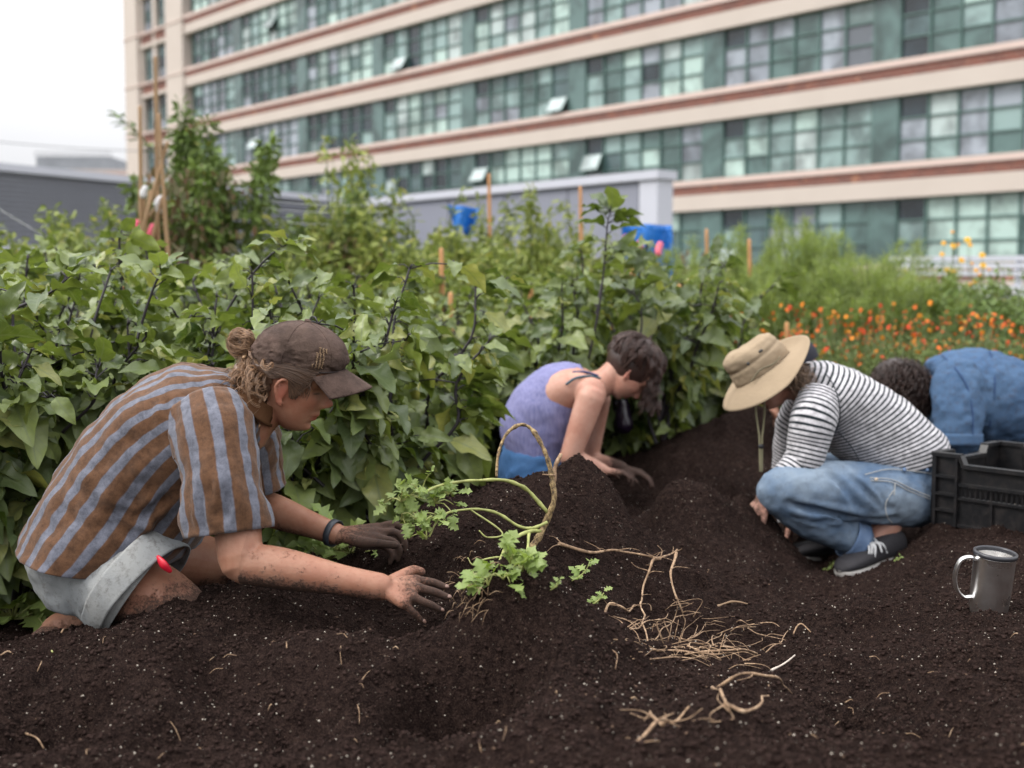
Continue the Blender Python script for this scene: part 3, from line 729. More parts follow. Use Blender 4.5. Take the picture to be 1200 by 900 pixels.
def stripe_mat(name, a, b, period, duty, axis=0, soft=.03, weave=900, extra=None):
    k = NT(name); at = k.sep(k.attr('info')); P = k.coord()
    n = k.noise(P, 25, 3)
    u = k.math('ADD', at[axis], k.math('MULTIPLY', k.math('SUBTRACT', n, .5), period*.12))
    fr_ = k.math('FRACT', k.math('DIVIDE', k.math('ADD', u, 10.0), period))
    d = k.math('ABSOLUTE', k.math('SUBTRACT', fr_, .5)); m = k.math('DIVIDE', k.math('SUBTRACT', duty/2, d), soft, clamp=True)
    nb = k.noise(P, 60, 5, .7); w1 = k.noise(P, weave, 2)
    c = k.mix(m, a, b); c = k.mix(k.ramp(nb, [(.35, .45), (.6, 0.0)]), c, (.0, .0, .0)); c = k.mix(k.ramp(w1, [(.3, .30), (.6, 0.0)]), c, (.0, .0, .0)); c = k.mix(1.0, c, (1.22, 1.22, 1.22), 'MULTIPLY')
    k.set(Base_Color=c, Roughness=.9); k.b.inputs['Specular IOR Level'].default_value = .15
    k.b.inputs['Sheen Weight'].default_value = .15
    k.bump(k.math('ADD', k.math('MULTIPLY', w1, .3), k.math('MULTIPLY', nb, 1.0)), .002, .8); return k.m
def denim_mat(name, base, worn, soil=.0, scale=7):
    k = NT(name); P = k.coord(); n = k.noise(P, scale, 5, .6); w1 = k.noise(P, 700, 2); n3 = k.noise(P, 46, 6, .8)
    c = k.mix(k.ramp(n, [(.35, 0.0), (.65, 1.0)]), base, worn); c = k.mix(k.math('MULTIPLY', w1, .4), c, tuple(x*1.7 for x in base))
    if soil: c = k.mix(k.math('MULTIPLY', k.ramp(n3, [(.5, 0.0), (.68, 1.0)]), soil), c, (.05, .035, .028))
    k.set(Base_Color=c, Roughness=.9); k.b.inputs['Specular IOR Level'].default_value = .15
    k.bump(k.math('ADD', k.math('MULTIPLY', w1, .3), n3), .003, .7); return k.m
def solid(o, th=.002, off=1.0):
    m = o.modifiers.new('thickness', 'SOLIDIFY'); m.thickness = th; m.offset = off; return o
def cloth_remesh(mb, voxel, amp, scale, seed, dirv=None, smooth=3, stretch=3.0, amp2=0.0):
    me = remesh(mb, voxel, smooth); V = vco(me); N = vno(me); V = fold(V, N, amp, scale, seed, dirv, stretch)
    if amp2: V = V + N * (amp2 * fbm(V * scale * 3.1, 2, seed + 40))[:, None]
    set_co(me, V); return me
def on_seam(mb, pts, r, mat=0):
    v, f, at = tube(pts, [r]*len(pts), 6, 4); mb.add(v, f, mat, at)

# ================================================================== 1: woman in the striped shirt and cap
S1 = 1.0
hc = W(332, 459, 2.50); hc = Vector((hc.x, 2.57, hc.z))
th = R(20)
fr1 = local_frame(hc, (math.cos(th), -.03, -math.sin(th)), (math.sin(th), -.06, math.cos(th)))
b = MB(); v, f = head_shell(fr1); b.add(v, f); ear(b, fr1, -1); ear(b, fr1, 1)
limb(b, [L(fr1, (-.025,0,-.02)), W(303, 482, 2.57), W(285, 500, 2.57)], [.052, .052, .062])
# trunk (under the clothes)
def trunk(mb, rings, shrink=.86):
    C, A, B = [], [], []
    for (bk, ft, Yc, hw) in rings:
        pb, pf = W(bk[0], bk[1], Yc), W(ft[0], ft[1], Yc); C.append((pb+pf)/2); A.append((pb-pf)/2*shrink); B.append((0, hw*shrink, 0))
    v, f, _ = ring_loft(C, A, B, 40, 6, close=(True, True)); mb.add(v, f)
T1 = [((48,632),(175,655),2.57,.135),((66,582),(222,622),2.57,.145),((93,518),(250,602),2.57,.17),((148,464),(268,578),2.57,.175),((205,436),(292,548),2.57,.165),((250,430),(305,512),2.57,.12),((277,440),(308,492),2.57,.07)]
trunk(b, T1)
# near arm
SH, EL, WR = W(262,500,2.40), W(289,660,2.31), W(447,688,2.27)
limb(b, [SH, SH.lerp(EL,.45), EL + Vector((-.012,0,.01))], [.044, .048, .044])
limb(b, [EL + Vector((-.006,0,.0)), EL.lerp(WR,.28)+Vector((0,0,.002)), EL.lerp(WR,.7), WR], [.041, .0405, .030, .0265])
kn = [W(488,680,2.30), W(490,689,2.275), W(484,700,2.255), W(473,707,2.24)]
fg = [[W(505,682,2.31),W(514,685,2.315),W(522,688,2.315)], [W(507,693,2.28),W(517,697,2.285),W(525,700,2.285)], [W(498,706,2.255),W(507,710,2.26),W(516,715,2.265)], [W(483,716,2.24),W(489,722,2.245),W(495,728,2.25)]]
hand(b, WR, kn, fg, [W(470,676,2.325), W(484,668,2.35), W(494,670,2.36)], r=.0080, palm=.0125)
near_tips = [fg[i][-1] for i in range(4)]
# far arm
SH2, EL2, WR2 = W(285,500,2.76), W(292,588,2.82), W(394,626,2.72)
limb(b, [SH2, SH2.lerp(EL2,.5), EL2], [.044,.046,.042]); limb(b, [EL2, EL2.lerp(WR2,.35), EL2.lerp(WR2,.7), WR2], [.040,.040,.031,.0255])
kn2 = [W(443,618,2.74), W(446,624,2.72), W(444,631,2.70), W(438,637,2.69)]
fg2 = [[W(462,614,2.74),W(478,624,2.74),W(482,644,2.74)], [W(464,624,2.72),W(474,636,2.72),W(474,652,2.72)], [W(460,634,2.70),W(468,644,2.70),W(466,656,2.70)], [W(452,642,2.69),W(459,650,2.69),W(457,660,2.69)]]
hand(b, WR2, kn2, fg2, [W(425,636,2.685), W(446,637,2.665), W(463,639,2.655)], r=.0082, palm=.0125)
# legs
HP, KN = W(110,652,2.46), W(262,772,2.42)
limb(b, [HP + Vector((.01,.03,-.03)), HP.lerp(KN,.5), KN], [.070, .083, .060], nseg=28); limb(b, [KN, W(150,790,2.50), W(55,755,2.55)], [.055,.055,.04])
HP2, KN2 = W(110,640,2.70), W(258,662,2.82)
limb(b, [HP2 + Vector((.01,0,-.03)), HP2.lerp(KN2,.5), KN2], [.070,.078,.058], nseg=28); limb(b, [KN2, W(190,745,2.8), W(84,735,2.75), W(60,745,2.75)], [.054,.05,.040,.035])
WRn, ELn, WR2n, EL2n = (np.array(x) for x in (WR, EL, WR2, EL2))
def soil1(V):
    o = np.zeros(len(V))
    ax = (WRn - ELn); La = np.linalg.norm(ax); ax = ax/La; t = (V - ELn)@ax/La
    near = (V[:, 1] < 2.45) & (V[:, 0] > -.62) & (V[:, 2] < Hz(-.5, 2.3) + .32)
    under = np.clip((ELn[2] + (WRn[2]-ELn[2])*t + .004 - V[:, 2])/.030, 0, 1)
    o = np.where(near, .435 + .26*under*np.clip(1.3 - np.abs(t-.35), 0, 1), o); o = np.where(near & (t < .0), .16 + .3*under, o)
    hnd = near & (t > 1.02); o = np.where(hnd, np.clip(.47 + (t - 1.12)*1.15, .45, .92), o)
    ax2 = WR2n - EL2n; L2 = np.linalg.norm(ax2); ax2 = ax2/L2; t2 = (V - EL2n)@ax2/L2
    far = (V[:, 1] > 2.6) & (V[:, 0] > -.58) & (V[:, 2] < EL2n[2] + .06)
    un2 = np.clip((EL2n[2] + (WR2n[2]-EL2n[2])*t2 - V[:, 2] + .0)/.03, 0, 1)
    o = np.where(far, .37 + .25*un2, o); o = np.where(far & (t2 > 1.05), np.clip(.50 + (t2-1.05)*.9 + .2*un2, 0, .90), o)
    leg = (V[:, 0] < -.55) & (V[:, 2] < .50); hz = H(V[:, 0], V[:, 1] - .05)
    o = np.where(leg, .36 + .32*np.clip(1 - (V[:, 2] - hz)/.06, 0, 1), o)
    tipn = np.min(np.linalg.norm(V[:, None] - np.array([list(p) for p in near_tips])[None], axis=2), 1)
    return o
p1 = finish_body(b, .0034, 'person', fr1, 1.0, M_skin, soil1)
tag(p1, 'person in a brown cap and striped short-sleeved shirt kneeling with muddy hands', 'person')
# fingernails
for i, (tp, pr) in enumerate(((fg[0][2], fg[0][1]), (fg[1][2], fg[1][1]), (fg[2][2], fg[2][1]), (fg[3][2], fg[3][1]), (W(463,639,2.655), W(446,637,2.665)))):
    d = (tp - pr).normalized(); n_ = Vector((0, -.55, .83)); n_ = (n_ - d*n_.dot(d)).normalized(); s_ = d.cross(n_)
    m_ = MB(); v, f = ellipsoid(tp + n_*.0042 + d*.0015, (d*.0052, s_*.0042, n_*.0022), 8, 12); m_.add(v, f); m_.obj('fingernail', M_nail, p1)

# shirt
M_sh1 = stripe_mat('brown_blue_stripe', (.110, .054, .028), (.135, .140, .172), .047, .46, 0, .05)
sm = MB()
R1 = [((32,630),(192,664),2.57,.222),((40,606),(216,652),2.57,.214),((62,562),(240,631),2.57,.202),((100,506),(258,600),2.57,.192),((150,458),(276,572),2.57,.196),((205,432),(296,546),2.57,.188),((240,428),(308,524),2.57,.150),((262,431),(313,508),2.57,.105),((279,440),(314,497),2.57,.080)]
shirt_loft(sm, R1, 110, 14)
def sleeve(mb, P, r, yflat, sec, u0, hint=(1, 0, 0), per=.075):
    v, f, at = tube(P, r, 64, 12, hint, yflat, caps=False, seam=True, open_ends=True)
    mb.add(v, f, 0, np.stack([at[:, 0]*2*math.pi*per + u0, at[:, 1], np.full(len(at), sec)], 1))
sleeve(sm, [W(246,486,2.455),W(254,520,2.40),W(262,572,2.36),W(268,624,2.345)], [.070,.080,.076,.0765], 1.0, 1, .02)
sleeve(sm, [W(275,490,2.68),W(286,515,2.74),W(292,545,2.78),W(296,572,2.79)], [.066,.076,.072,.070], 1.0, 1, .02)
me = sm.mesh('shirt'); V = vco(me); N = vno(me)
# soft billows, diagonal creases towards the belly and the armpit
V = fold(V, N, .012, 7.0, 4, (.6, 0, .8), 4.0); V = fold(V, N, .006, 17.0, 44, (.5, 0, .85), 4.0); V = V + N * (.006 * fbm(V * 14, 3, 8))[:, None] + N*(.0025*fbm(V*45, 2, 18))[:, None]
def crease(V, N, a, b, wd, amp):
    a, b = np.array(a), np.array(b); d = b-a; Lh = np.linalg.norm(d); d /= Lh; t = np.clip((V-a)@d, 0, Lh); r = np.linalg.norm(V - a - t[:, None]*d, axis=1); e = np.sin(np.clip(t/Lh, .02, .98)*math.pi)**.5
    return V - N*(amp*e*(np.exp(-(r/wd)**2) - .75*np.exp(-((r-wd*1.9)/wd)**2)))[:, None]
for (a, c_, wd, am) in (((205,545),(150,600),.012,.011),((215,560),(120,625),.011,.010),((212,580),(150,640),.012,.011),((225,600),(170,640),.010,.009),((100,560),(150,640),.012,.011),((80,580),(110,650),.010,.009),((130,540),(190,600),.012,.007),((160,500),(200,560),.012,.008),((180,470),(205,530),.010,.007),((60,600),(85,650),.009,.008),((120,600),(200,628),.010,.009),((190,505),(120,560),.012,.007)):
    V = crease(V, N, W(a[0],a[1],2.40), W(c_[0],c_[1],2.40), wd, am)
for (a, c_, wd, am) in (((235,520),(250,600),.010,.011),((275,520),(262,605),.010,.011),((250,505),(285,560),.009,.009),((290,560),(280,625),.009,.010),((232,560),(240,620),.008,.009)):
    V = crease(V, N, W(a[0],a[1],2.27), W(c_[0],c_[1],2.27), wd, am)
set_co(me, V); sh = mobj('shirt', me, M_sh1, p1); solid(sh, .0018)
# collar, yoke seam, placket
M_sh1b = simple('brown_cloth', (.105, .05, .024), .9, .15, var=.2, scale=60, bump=.001)
cb = MB(); C = [W(296,474,2.57), W(303,467,2.57), W(308,461,2.57)]; T_, A_, B_ = frames(C, (0, 1, 0)); rr = np.array([.083, .070, .066])
v, f, at = ring_loft(C, A_*rr[:, None], B_*rr[:, None]*.82, 48, 4, seam=True); 
keep = [q for q in f if not (W(312,470,2.57)[0] < v[list(q)].mean(0)[0] and abs(v[list(q)].mean(0)[1]-2.57) < .035)]
cb.add(v, keep, 0, at); c_ = cb.obj('collar', M_sh1b, p1); solid(c_, .003)
cb = MB(); on_seam(cb, [W(204,538,2.375), W(225,522,2.35), W(252,512,2.335), W(280,512,2.35), W(303,524,2.40)], .0014); cb.obj('sleeve_seam', M_sh1b, sh)
# under layer at the open neck
cb = MB(); v, f = ellipsoid(W(303,508,2.57), ((.010,0,.01),(0,.04,0),(-.010,0,.022)), 14, 20); cb.add(v, f); cb.obj('undershirt', simple('dark_grey_cloth', (.045, .048, .06), .9, .15), p1)
# shorts
M_short = denim_mat('pale_shorts', (.19, .205, .215), (.30, .295, .275), .55, 3.5)
m_ = MB()
trunk(m_, [((44,634),(180,640),2.57,.145),((42,655),(180,665),2.57,.155),((66,700),(150,700),2.57,.14)], 1.0)
limb(m_, [W(96,665,2.50), W(124,676,2.485), W(160,692,2.45)], [.088,.096,.110], nseg=36); limb(m_, [W(95,650,2.67), W(130,655,2.69), W(175,655,2.71)], [.100,.108,.104], nseg=36)
me = cloth_remesh(m_, .0050, .009, 13, 12, (.8, 0, .6), 3, 5, .002)
V = vco(me); ax = np.array(W(172,695,2.45) - W(90,640,2.45)); ax[1] = 0; ax /= np.linalg.norm(ax); t = (V - np.array(W(168,692,2.45)))@ax
# trim past the cuff
import bmesh
def trim(me, co, no):
    bm = bmesh.new(); bm.from_mesh(me); bmesh.ops.bisect_plane(bm, geom=bm.verts[:]+bm.edges[:]+bm.faces[:], plane_co=co, plane_no=no, clear_outer=True); bm.to_mesh(me); bm.free(); return me
trim(me, W(166,690,2.45), tuple(ax)); shorts = mobj('shorts', me, M_short, p1); solid(shorts, .003)
cf = MB(); Cc = [W(146,672,2.455), W(160,683,2.45), W(171,693,2.445)]; T_, A_, B_ = frames(Cc, (0, 1, 0)); rr = np.array([.119, .122, .121])
v, f, at = ring_loft(Cc, A_*rr[:, None], B_*rr[:, None], 60, 6, seam=True); v = v + (fbm(v*16, 2, 3)*.004)[:, None]; cf.add(v, f, 0, at); cu = cf.obj('cuff', M_short, shorts); solid(cu, .004)
tg = MB(); v, f, at = tube([W(186,655,2.37), W(192,662,2.36), W(198,668,2.36)], [.008,.011,.007], 10, 3, flat=.5); tg.add(v, f); tg.obj('red_tag', simple('red_plastic', (.55, .01, .03), .4), p1)
# watch
wm = MB(); dW = (WR2 - EL2).normalized(); Cw = [WR2 - dW*.016, WR2 - dW*.001]; T_, A_, B_ = frames(Cw, (0, 0, 1)); 
v, f, at = ring_loft(Cw, A_*.0292, B_*.0292, 28, 1); wm.add(v, f, 0, at); wt = wm.obj('watch', simple('black_strap', (.03, .035, .045), .5), p1); solid(wt, .003)

# cap
M_cap = NT('brown_cap'); P_ = M_cap.coord(); n1 = M_cap.noise(P_, 18, 5, .7); n2 = M_cap.noise(P_, 900, 2)
n0 = M_cap.noise(P_, 7, 4, .6); c_ = M_cap.mix(M_cap.ramp(n1, [(.38, 0.0), (.62, 1.0)]), (.040, .025, .020), (.115, .074, .060)); c_ = M_cap.mix(M_cap.ramp(n0, [(.5, 0.0), (.7, .5)]), c_, (.17, .115, .085)); M_cap.set(Base_Color=M_cap.mix(M_cap.math('MULTIPLY', n2, .35), c_, (.16, .11, .09)), Roughness=.85); M_cap.bump(M_cap.math('ADD', n1, M_cap.math('MULTIPLY', n2, .2)), .012, 1.0)
M_cap.b.inputs['Specular IOR Level'].default_value = .2; M_cap = M_cap.m
def cap_rings(fr, rows):
    C, A, B = [], [], []
    for (bx, bz, fx, fz, hw) in rows:
        pb, pf = L(fr, (bx, 0, bz)), L(fr, (fx, 0, fz)); C.append((pb+pf)/2); A.append((pf-pb)/2); B.append(fr[2]*hw)
    return C, A, B
C, A, B = cap_rings(fr1, [(-.096,.022,.097,.078,.080),(-.105,.045,.101,.096,.085),(-.103,.075,.094,.116,.085),(-.088,.107,.074,.135,.076),(-.060,.133,.042,.149,.053),(-.030,.146,.012,.152,.026),(-.012,.151,-.006,.152,.004)])
v, f, at = ring_loft(C, A, B, 90, 10, close=(False, True)); cm_ = MB(); cm_.add(v, f, 0, at); me = cm_.mesh('cap'); V = vco(me); N = vno(me)
l = to_local(fr1, V); ang = np.arctan2(l[:, 1], l[:, 0]); amp = np.clip((.14 - l[:, 2])/.09, 0, 1)
V = V + N*(.0030*fbm(l*30, 3, 5)*amp - .0045*(np.abs(fbm(l*np.array((38,38,20)), 2, 15)) < .10)*amp - .0025*(1-np.abs(fbm(l*np.array((24,24,60)), 2, 19))*2)*amp)[:, None] - N*(.0014*np.exp(-((np.abs(((ang*6/(2*math.pi)) % 1) - .5) - 0)/.03)**2))[:, None]
set_co(me, V); cap = mobj('cap', me, M_cap, p1); solid(cap, .002, -1.0)
bm_ = MB(); n = 40; mrow = 12; V = []; 
for i in range(n+1):
    a = (i/n - .5) * 2.15            # around the front
    for j in range(mrow+1):
        t = j/mrow; y0 = .077*math.sin(a*1.02); x0 = .095*math.cos(a) + .004; z0 = .078 - (.095 - x0)*.55
        ln = .068*max(0, math.cos(a*.73))**.75
        x = x0 + ln*t*math.cos(a*.25); y = y0*(1 + .02*t); z = z0 - ln*t*.20 - (y/.077)**2*.022*t - t*.002
        V.append(L(fr1, (x, y, z)))
F = [(i*(mrow+1)+j, (i+1)*(mrow+1)+j, (i+1)*(mrow+1)+j+1, i*(mrow+1)+j+1) for i in range(n) for j in range(mrow)]
bm_.add(V, F); br_ = bm_.obj('brim', M_cap, cap); solid(br_, .004, 0)
bt = MB(); v, f = ellipsoid(L(fr1, (-.009, 0, .153)), (fr1[1]*.008, fr1[2]*.008, fr1[3]*.004), 8, 14); bt.add(v, f); bt.obj('button', M_cap, cap)
st = MB()
for i in range(6):
    a = i*math.pi/3 + .35; pts = []
    for t in np.linspace(0, 1, 8):
        k = min(int(t*6), 5); pts.append(None)
    rowi = np.linspace(0, 60, 12).astype(int); j = int((a/(2*math.pi))*90)
    on_seam(st, [v_ for v_ in [vco(cap.data)[r*90 + j] for r in rowi]], .0011)
st.obj('seam', M_cap, cap)
pt = MB(); n = 9
for side in (-1,):
    V = vco(cap.data); N = vno(cap.data); l = to_local(fr1, V); sel = np.nonzero((l[:, 1] < 0) & (np.abs(l[:, 0]-.052) < .009) & (np.abs(l[:, 2]-.098) < .021))[0]
    rg = np.random.RandomState(4)
    for i in rg.choice(sel, min(110, len(sel)), False):
        p = V[i] + N[i]*.0016; d = np.cross(N[i], rg.randn(3)); d /= np.linalg.norm(d); e = np.cross(N[i], d); pt.box(p, (.0026, .0007, .0009), (d, e, N[i]))
pt.obj('worn_patch', simple('bare_thread', (.26, .17, .10), .9), cap)
# belt-like dark edge of the cap band
bd_ = MB(); Vc = vco(cap.data)[:90]; on_seam(bd_, [Vc[i] for i in list(range(0, 90, 3)) + [0]], .0018); bd_.obj('cap_edge', simple('cap_dark', (.03, .02, .018), .9), cap)
# hair
M_hair1 = hair_mat('brown_blond_hair', (.040, .018, .010), (.42, .25, .14))
M_hair1d = hair_mat('brown_root_hair', (.040, .021, .013), (.11, .06, .035))
hm = MB(); v, f = head_shell(fr1, 1.0, 60, 90); l = to_local(fr1, v)
def hz_line(x, z): return (x < .028 - np.clip(z - .03, -.1, .1)*-.35) 
d = (v - np.array(hc)); d /= np.linalg.norm(d, axis=1)[:, None]; v = v + d*.0055
ok = (l[:, 0] < .040 + (l[:, 2]-.03)*.35) & (l[:, 2] > -.035 + np.clip(l[:, 0]+.03, 0, 1)*.9) & (l[:, 2] < .030 + (l[:, 0]+.09)*.36) & ~((l[:, 0] > -.022) & (l[:, 0] < .016) & (l[:, 2] < .036) & (l[:, 2] > -.04))
hm.add(v, [q for q in f if all(ok[i] for i in q)], 0, np.tile([.2, 0, 0], (len(v), 1)))
hr = hm.obj('hair', M_hair1d, p1); solid(hr, .003)
rg = random.Random(5); paths = []
# combed-back strands from temple to nape
for i in range(420):
    side = -1 if rg.random() < .75 else 1; z0 = rg.uniform(-.005, .075); x0 = .030 + (z0)*.45 + rg.uniform(-.012, .004)
    p = []; 
    for t in np.linspace(0, 1, 7):
        x = x0*(1-t) - .080*t; z = z0*(1-t) + (.030 + rg.uniform(-.003, .003))*t + .012*math.sin(t*3.14); hw = np.interp(z, HEAD_T[:, 0], HEAD_T[:, 3]); 
        F_, B__ = np.interp(z, HEAD_T[:, 0], HEAD_T[:, 1]), np.interp(z, HEAD_T[:, 0], HEAD_T[:, 2]); mid = (F_+B__)/2; q = np.clip((x-mid)/((F_-B__)/2), -.98, .98)
        if -.02 < x < .018 and z < .036: z = .036 + rg.uniform(0, .004)
        y = hw*math.sqrt(max(0, 1-abs(q)**2.1)) + .0075 + rg.uniform(0, .0025); p.append(L(fr1, (x, side*y, z)))
    paths.append(p)
# wisps at the temple
for i in range(26):
    p0 = np.array((.040+rg.uniform(-.01,.012), -.066+rg.uniform(-.002,.004), .045+rg.uniform(-.01,.012))); p1_ = p0 + np.array((rg.uniform(-.02,.012), rg.uniform(-.004,.002), -rg.uniform(.015,.04)))
    paths.append([L(fr1, p0), L(fr1, (p0+p1_)/2+np.array((rg.uniform(-.004,.004),-.002,0))), L(fr1, p1_)])
hm = MB(); strands(hm, paths, .0011, 3); hm.obj('combed_hair', M_hair1d, hr)
# bun and loose curly tail
BC = np.array(W(283, 402, 2.575)); hm = MB(); paths = []
for i in range(120):
    a0 = rg.random()*6.28; tilt = rg.uniform(-.9, .9); rad = .019 + .010*rg.random(); n_ = rg_vec(rg)*.8 + np.array((.2, 1, .3)); n_ /= np.linalg.norm(n_)
    h = np.cross(n_, (0, 0, 1)); h /= np.linalg.norm(h); k_ = np.cross(n_, h); ar = rg.uniform(1.2, 2.6); off = n_*rg.uniform(-.016, .016)
    paths.append([BC + off + (h*math.cos(a0+ar*t) + k_*math.sin(a0+ar*t))*rad*(1 + .07*math.sin(t*5+i*.1))*math.sqrt(max(.3, 1-(np.linalg.norm(off)/.03)**2)) for t in np.linspace(0, 1, 9)])
v, f = ellipsoid(BC, ((.019,0,0),(0,.019,0),(0,0,.020)), 12, 16); hm.add(v, f, 0, np.tile([.1,0,0], (len(v), 1)))
strands(hm, locks(paths, rg, 10, .0045, 1.0) , .00075, 8); hm.obj('hair_bun', M_hair1, hr)
hm = MB(); paths = []; NK = np.array(W(291, 424, 2.57)); 
for i in range(190):
    a = NK + rg_vec(rg)*.016; e = np.array(W(rg.gauss(283, 14), rg.gauss(462, 14), 2.57 + rg.gauss(-.02, .035)))
    if rg.random() < .25: e = np.array(W(rg.gauss(302, 7), rg.gauss(455, 16), 2.50+rg.gauss(0, .02)))
    paths.append(curly(a, e, 14, rg.uniform(.006, .012), rg, rg.uniform(.04, .07), .004))
for i in range(36):
    a = NK + rg_vec(rg)*.012; e = np.array(W(rg.uniform(252, 312), rg.uniform(440, 497), 2.52 + rg.gauss(-.02, .03))); paths.append(curly(a, e, 16, rg.uniform(.006, .013), rg, .04, .004))
v, f = ellipsoid(np.array(W(286, 442, 2.57)), ((.020,0,.0),(0,.036,0),(-.010,0,.032)), 12, 18); hm.add(v, f, 0, np.tile([.05,0,0], (len(v), 1)))
strands(hm, locks(paths[:190], rg, 9, .0050, .45) + locks(paths[190:], rg, 2, .001, .5), .0008, 9); hm.obj('loose_curls', M_hair1, hr)
hm = MB(); v, f, at = tube([NK + np.array((-.004, y_, .012 + .002*math.cos(y_*80))) for y_ in np.linspace(-.026, .026, 7)], [.0035]*7, 10, 3); hm.add(v, f); hm.obj('hair_tie', simple('tan_elastic', (.35, .22, .12), .7), hr)
# ================================================================== 2: squatting woman in the black and white striped top
th = R(38)
hc2 = W(904, 446, 3.88)
fr2 = local_frame(hc2, (-math.cos(th), -.10, -math.sin(th)), (-math.sin(th), 0, math.cos(th)))
b = MB(); v, f = head_shell(fr2, .98, 80, 110); b.add(v, f); ear(b, fr2, 1, .98); ear(b, fr2, -1, .98)
limb(b, [L(fr2, (-.02,0,-.03)), W(934, 450, 3.9), W(955, 455, 3.9)], [.052, .055, .065])
T2 = [((1102,535),(1012,556),3.92,.16),((1078,490),(978,528),3.92,.15),((1040,458),(964,505),3.92,.155),((1000,437),(948,492),3.92,.165),((968,428),(938,470),3.92,.12),((950,430),(934,452),3.92,.06)]
trunk(b, T2, .88)
def arm(mb, S, E, Wr, r=(.052,.044,.036,.025)):
    S, E, Wr = Vector(S), Vector(E), Vector(Wr)
    limb(mb, [S, S.lerp(E,.5), E], [r[0], r[1], r[2]]); limb(mb, [E, E.lerp(Wr,.35), Wr], [r[2], r[2]*.98, r[3]])
def simple_hand(mb, Wr, d, down, side, s=1.0, curl=.5):
    """relaxed hand: wrist, pointing direction, palm-normal (down) and thumb side"""
    Wr = Vector(Wr); d = Vector(d).normalized(); n = Vector(down).normalized(); n = (n - d*n.dot(d)).normalized(); sd_ = d.cross(n) * side
    ks, fs = [], []
    for i, (o, k_, ln) in enumerate(((.030,.088,.070),(.010,.092,.078),(-.011,.088,.072),(-.030,.078,.056))):
        k = Wr + (d*k_ + sd_*o)*s; a1 = curl*.6; a2 = curl*1.4; a3 = curl*2.0; l1, l2, l3 = ln*.46*s, ln*.30*s, ln*.24*s
        q1 = k + (d*math.cos(a1) + n*math.sin(a1) + sd_*o*2)*l1; q2 = q1 + (d*math.cos(a2) + n*math.sin(a2))*l2; q3 = q2 + (d*math.cos(a3) + n*math.sin(a3))*l3
        ks.append(k); fs.append([q1, q2, q3])
    t0 = Wr + (d*.030 + sd_*.030 + n*.01)*s; t1 = t0 + (d*.028 + sd_*.016 + n*.008)*s; t2 = t1 + (d*.024 + sd_*.004 + n*.012)*s
    hand(mb, Wr, ks, fs, [t0, t1, t2], r=.0078*s, palm=.0115*s)
E2n, Wr2n = W(940,545,3.78), W(895,583,3.72)
arm(b, W(958,474,3.80), E2n, Wr2n, (.040,.042,.036,.025)); simple_hand(b, Wr2n, (-.6,-.1,-.75), (-.3,0,-.6), 1, .95, .5)
arm(b, W(955,462,4.08), W(930,540,4.12), W(926,612,4.06)); simple_hand(b, W(926,612,4.06), (-.1,-.1,-1), (-.5,0,0), -1, .95, .5)
limb(b, [W(1040,618,3.78), W(1022,640,3.77), W(1015,655,3.76)], [.045,.040,.042])
def soil2(V):
    o = np.zeros(len(V)); lw = (V[:, 2] < .36) & (V[:, 0] < W(960,600,3.9).x); return np.where(lw, .55, o)
p2 = finish_body(b, .0052, 'person', fr2, .98, M_skin2, soil2)
tag(p2, 'person squatting in a floppy tan hat, black and white striped top and faded jeans', 'person')
# shirt
M_bret = stripe_mat('black_white_stripe', (.56, .54, .56), (.010, .018, .022), .0138, .50, 1, .10)
sm = MB()
R2 = [((1109,527),(1011,553),3.92,.180),((1100,508),(996,544),3.92,.176),((1078,486),(976,532),3.92,.170),((1040,456),(962,509),3.92,.172),((1000,434),(946,496),3.92,.180),((972,425),(937,478),3.92,.150),((955,425),(933,462),3.92,.105),((946,427),(930,450),3.92,.070)]
shirt_loft(sm, R2, 96, 12)
v, f, at = tube([W(962,466,3.80),W(953,492,3.745),W(947,520,3.735),W(941,546,3.73)], [.066,.070,.062,.056], 48, 12, (1,0,0), 1.0, False, True, True); at[:, 1] += .004; sm.add(v, f, 0, at)
v, f, at = tube([W(941,540,3.74),W(925,558,3.72),W(903,576,3.71)], [.060,.050,.036], 40, 12, (1,0,0), 1.0, False, True, True); sm.add(v, f, 0, at)
v, f, at = tube([W(950,468,4.02),W(934,500,4.06),W(926,545,4.10),W(924,585,4.07),W(925,612,4.06)], [.070,.068,.058,.046,.036], 40, 12, (1,0,0), 1.0, False, True, True); sm.add(v, f, 0, at)
me = sm.mesh('striped_top'); V = vco(me); N = vno(me); V = fold(V, N, .006, 11, 34, (.3, 0, -1), 3) + N*(.003*fbm(V*24, 2, 38))[:, None]; set_co(me, V)
top2 = mobj('striped_top', me, M_bret, p2); solid(top2, .0018)
ss = MB(); on_seam(ss, [W(968,438,3.78), W(977,452,3.73), W(983,470,3.72), W(984,492,3.73), W(976,512,3.74)], .0018)
on_seam(ss, [W(982,506,3.74), W(995,520,3.76), W(1003,532,3.76), W(1012,552,3.78)], .0018); ss.obj('seam', simple('black_thread', (.02, .025, .03), .9), top2)
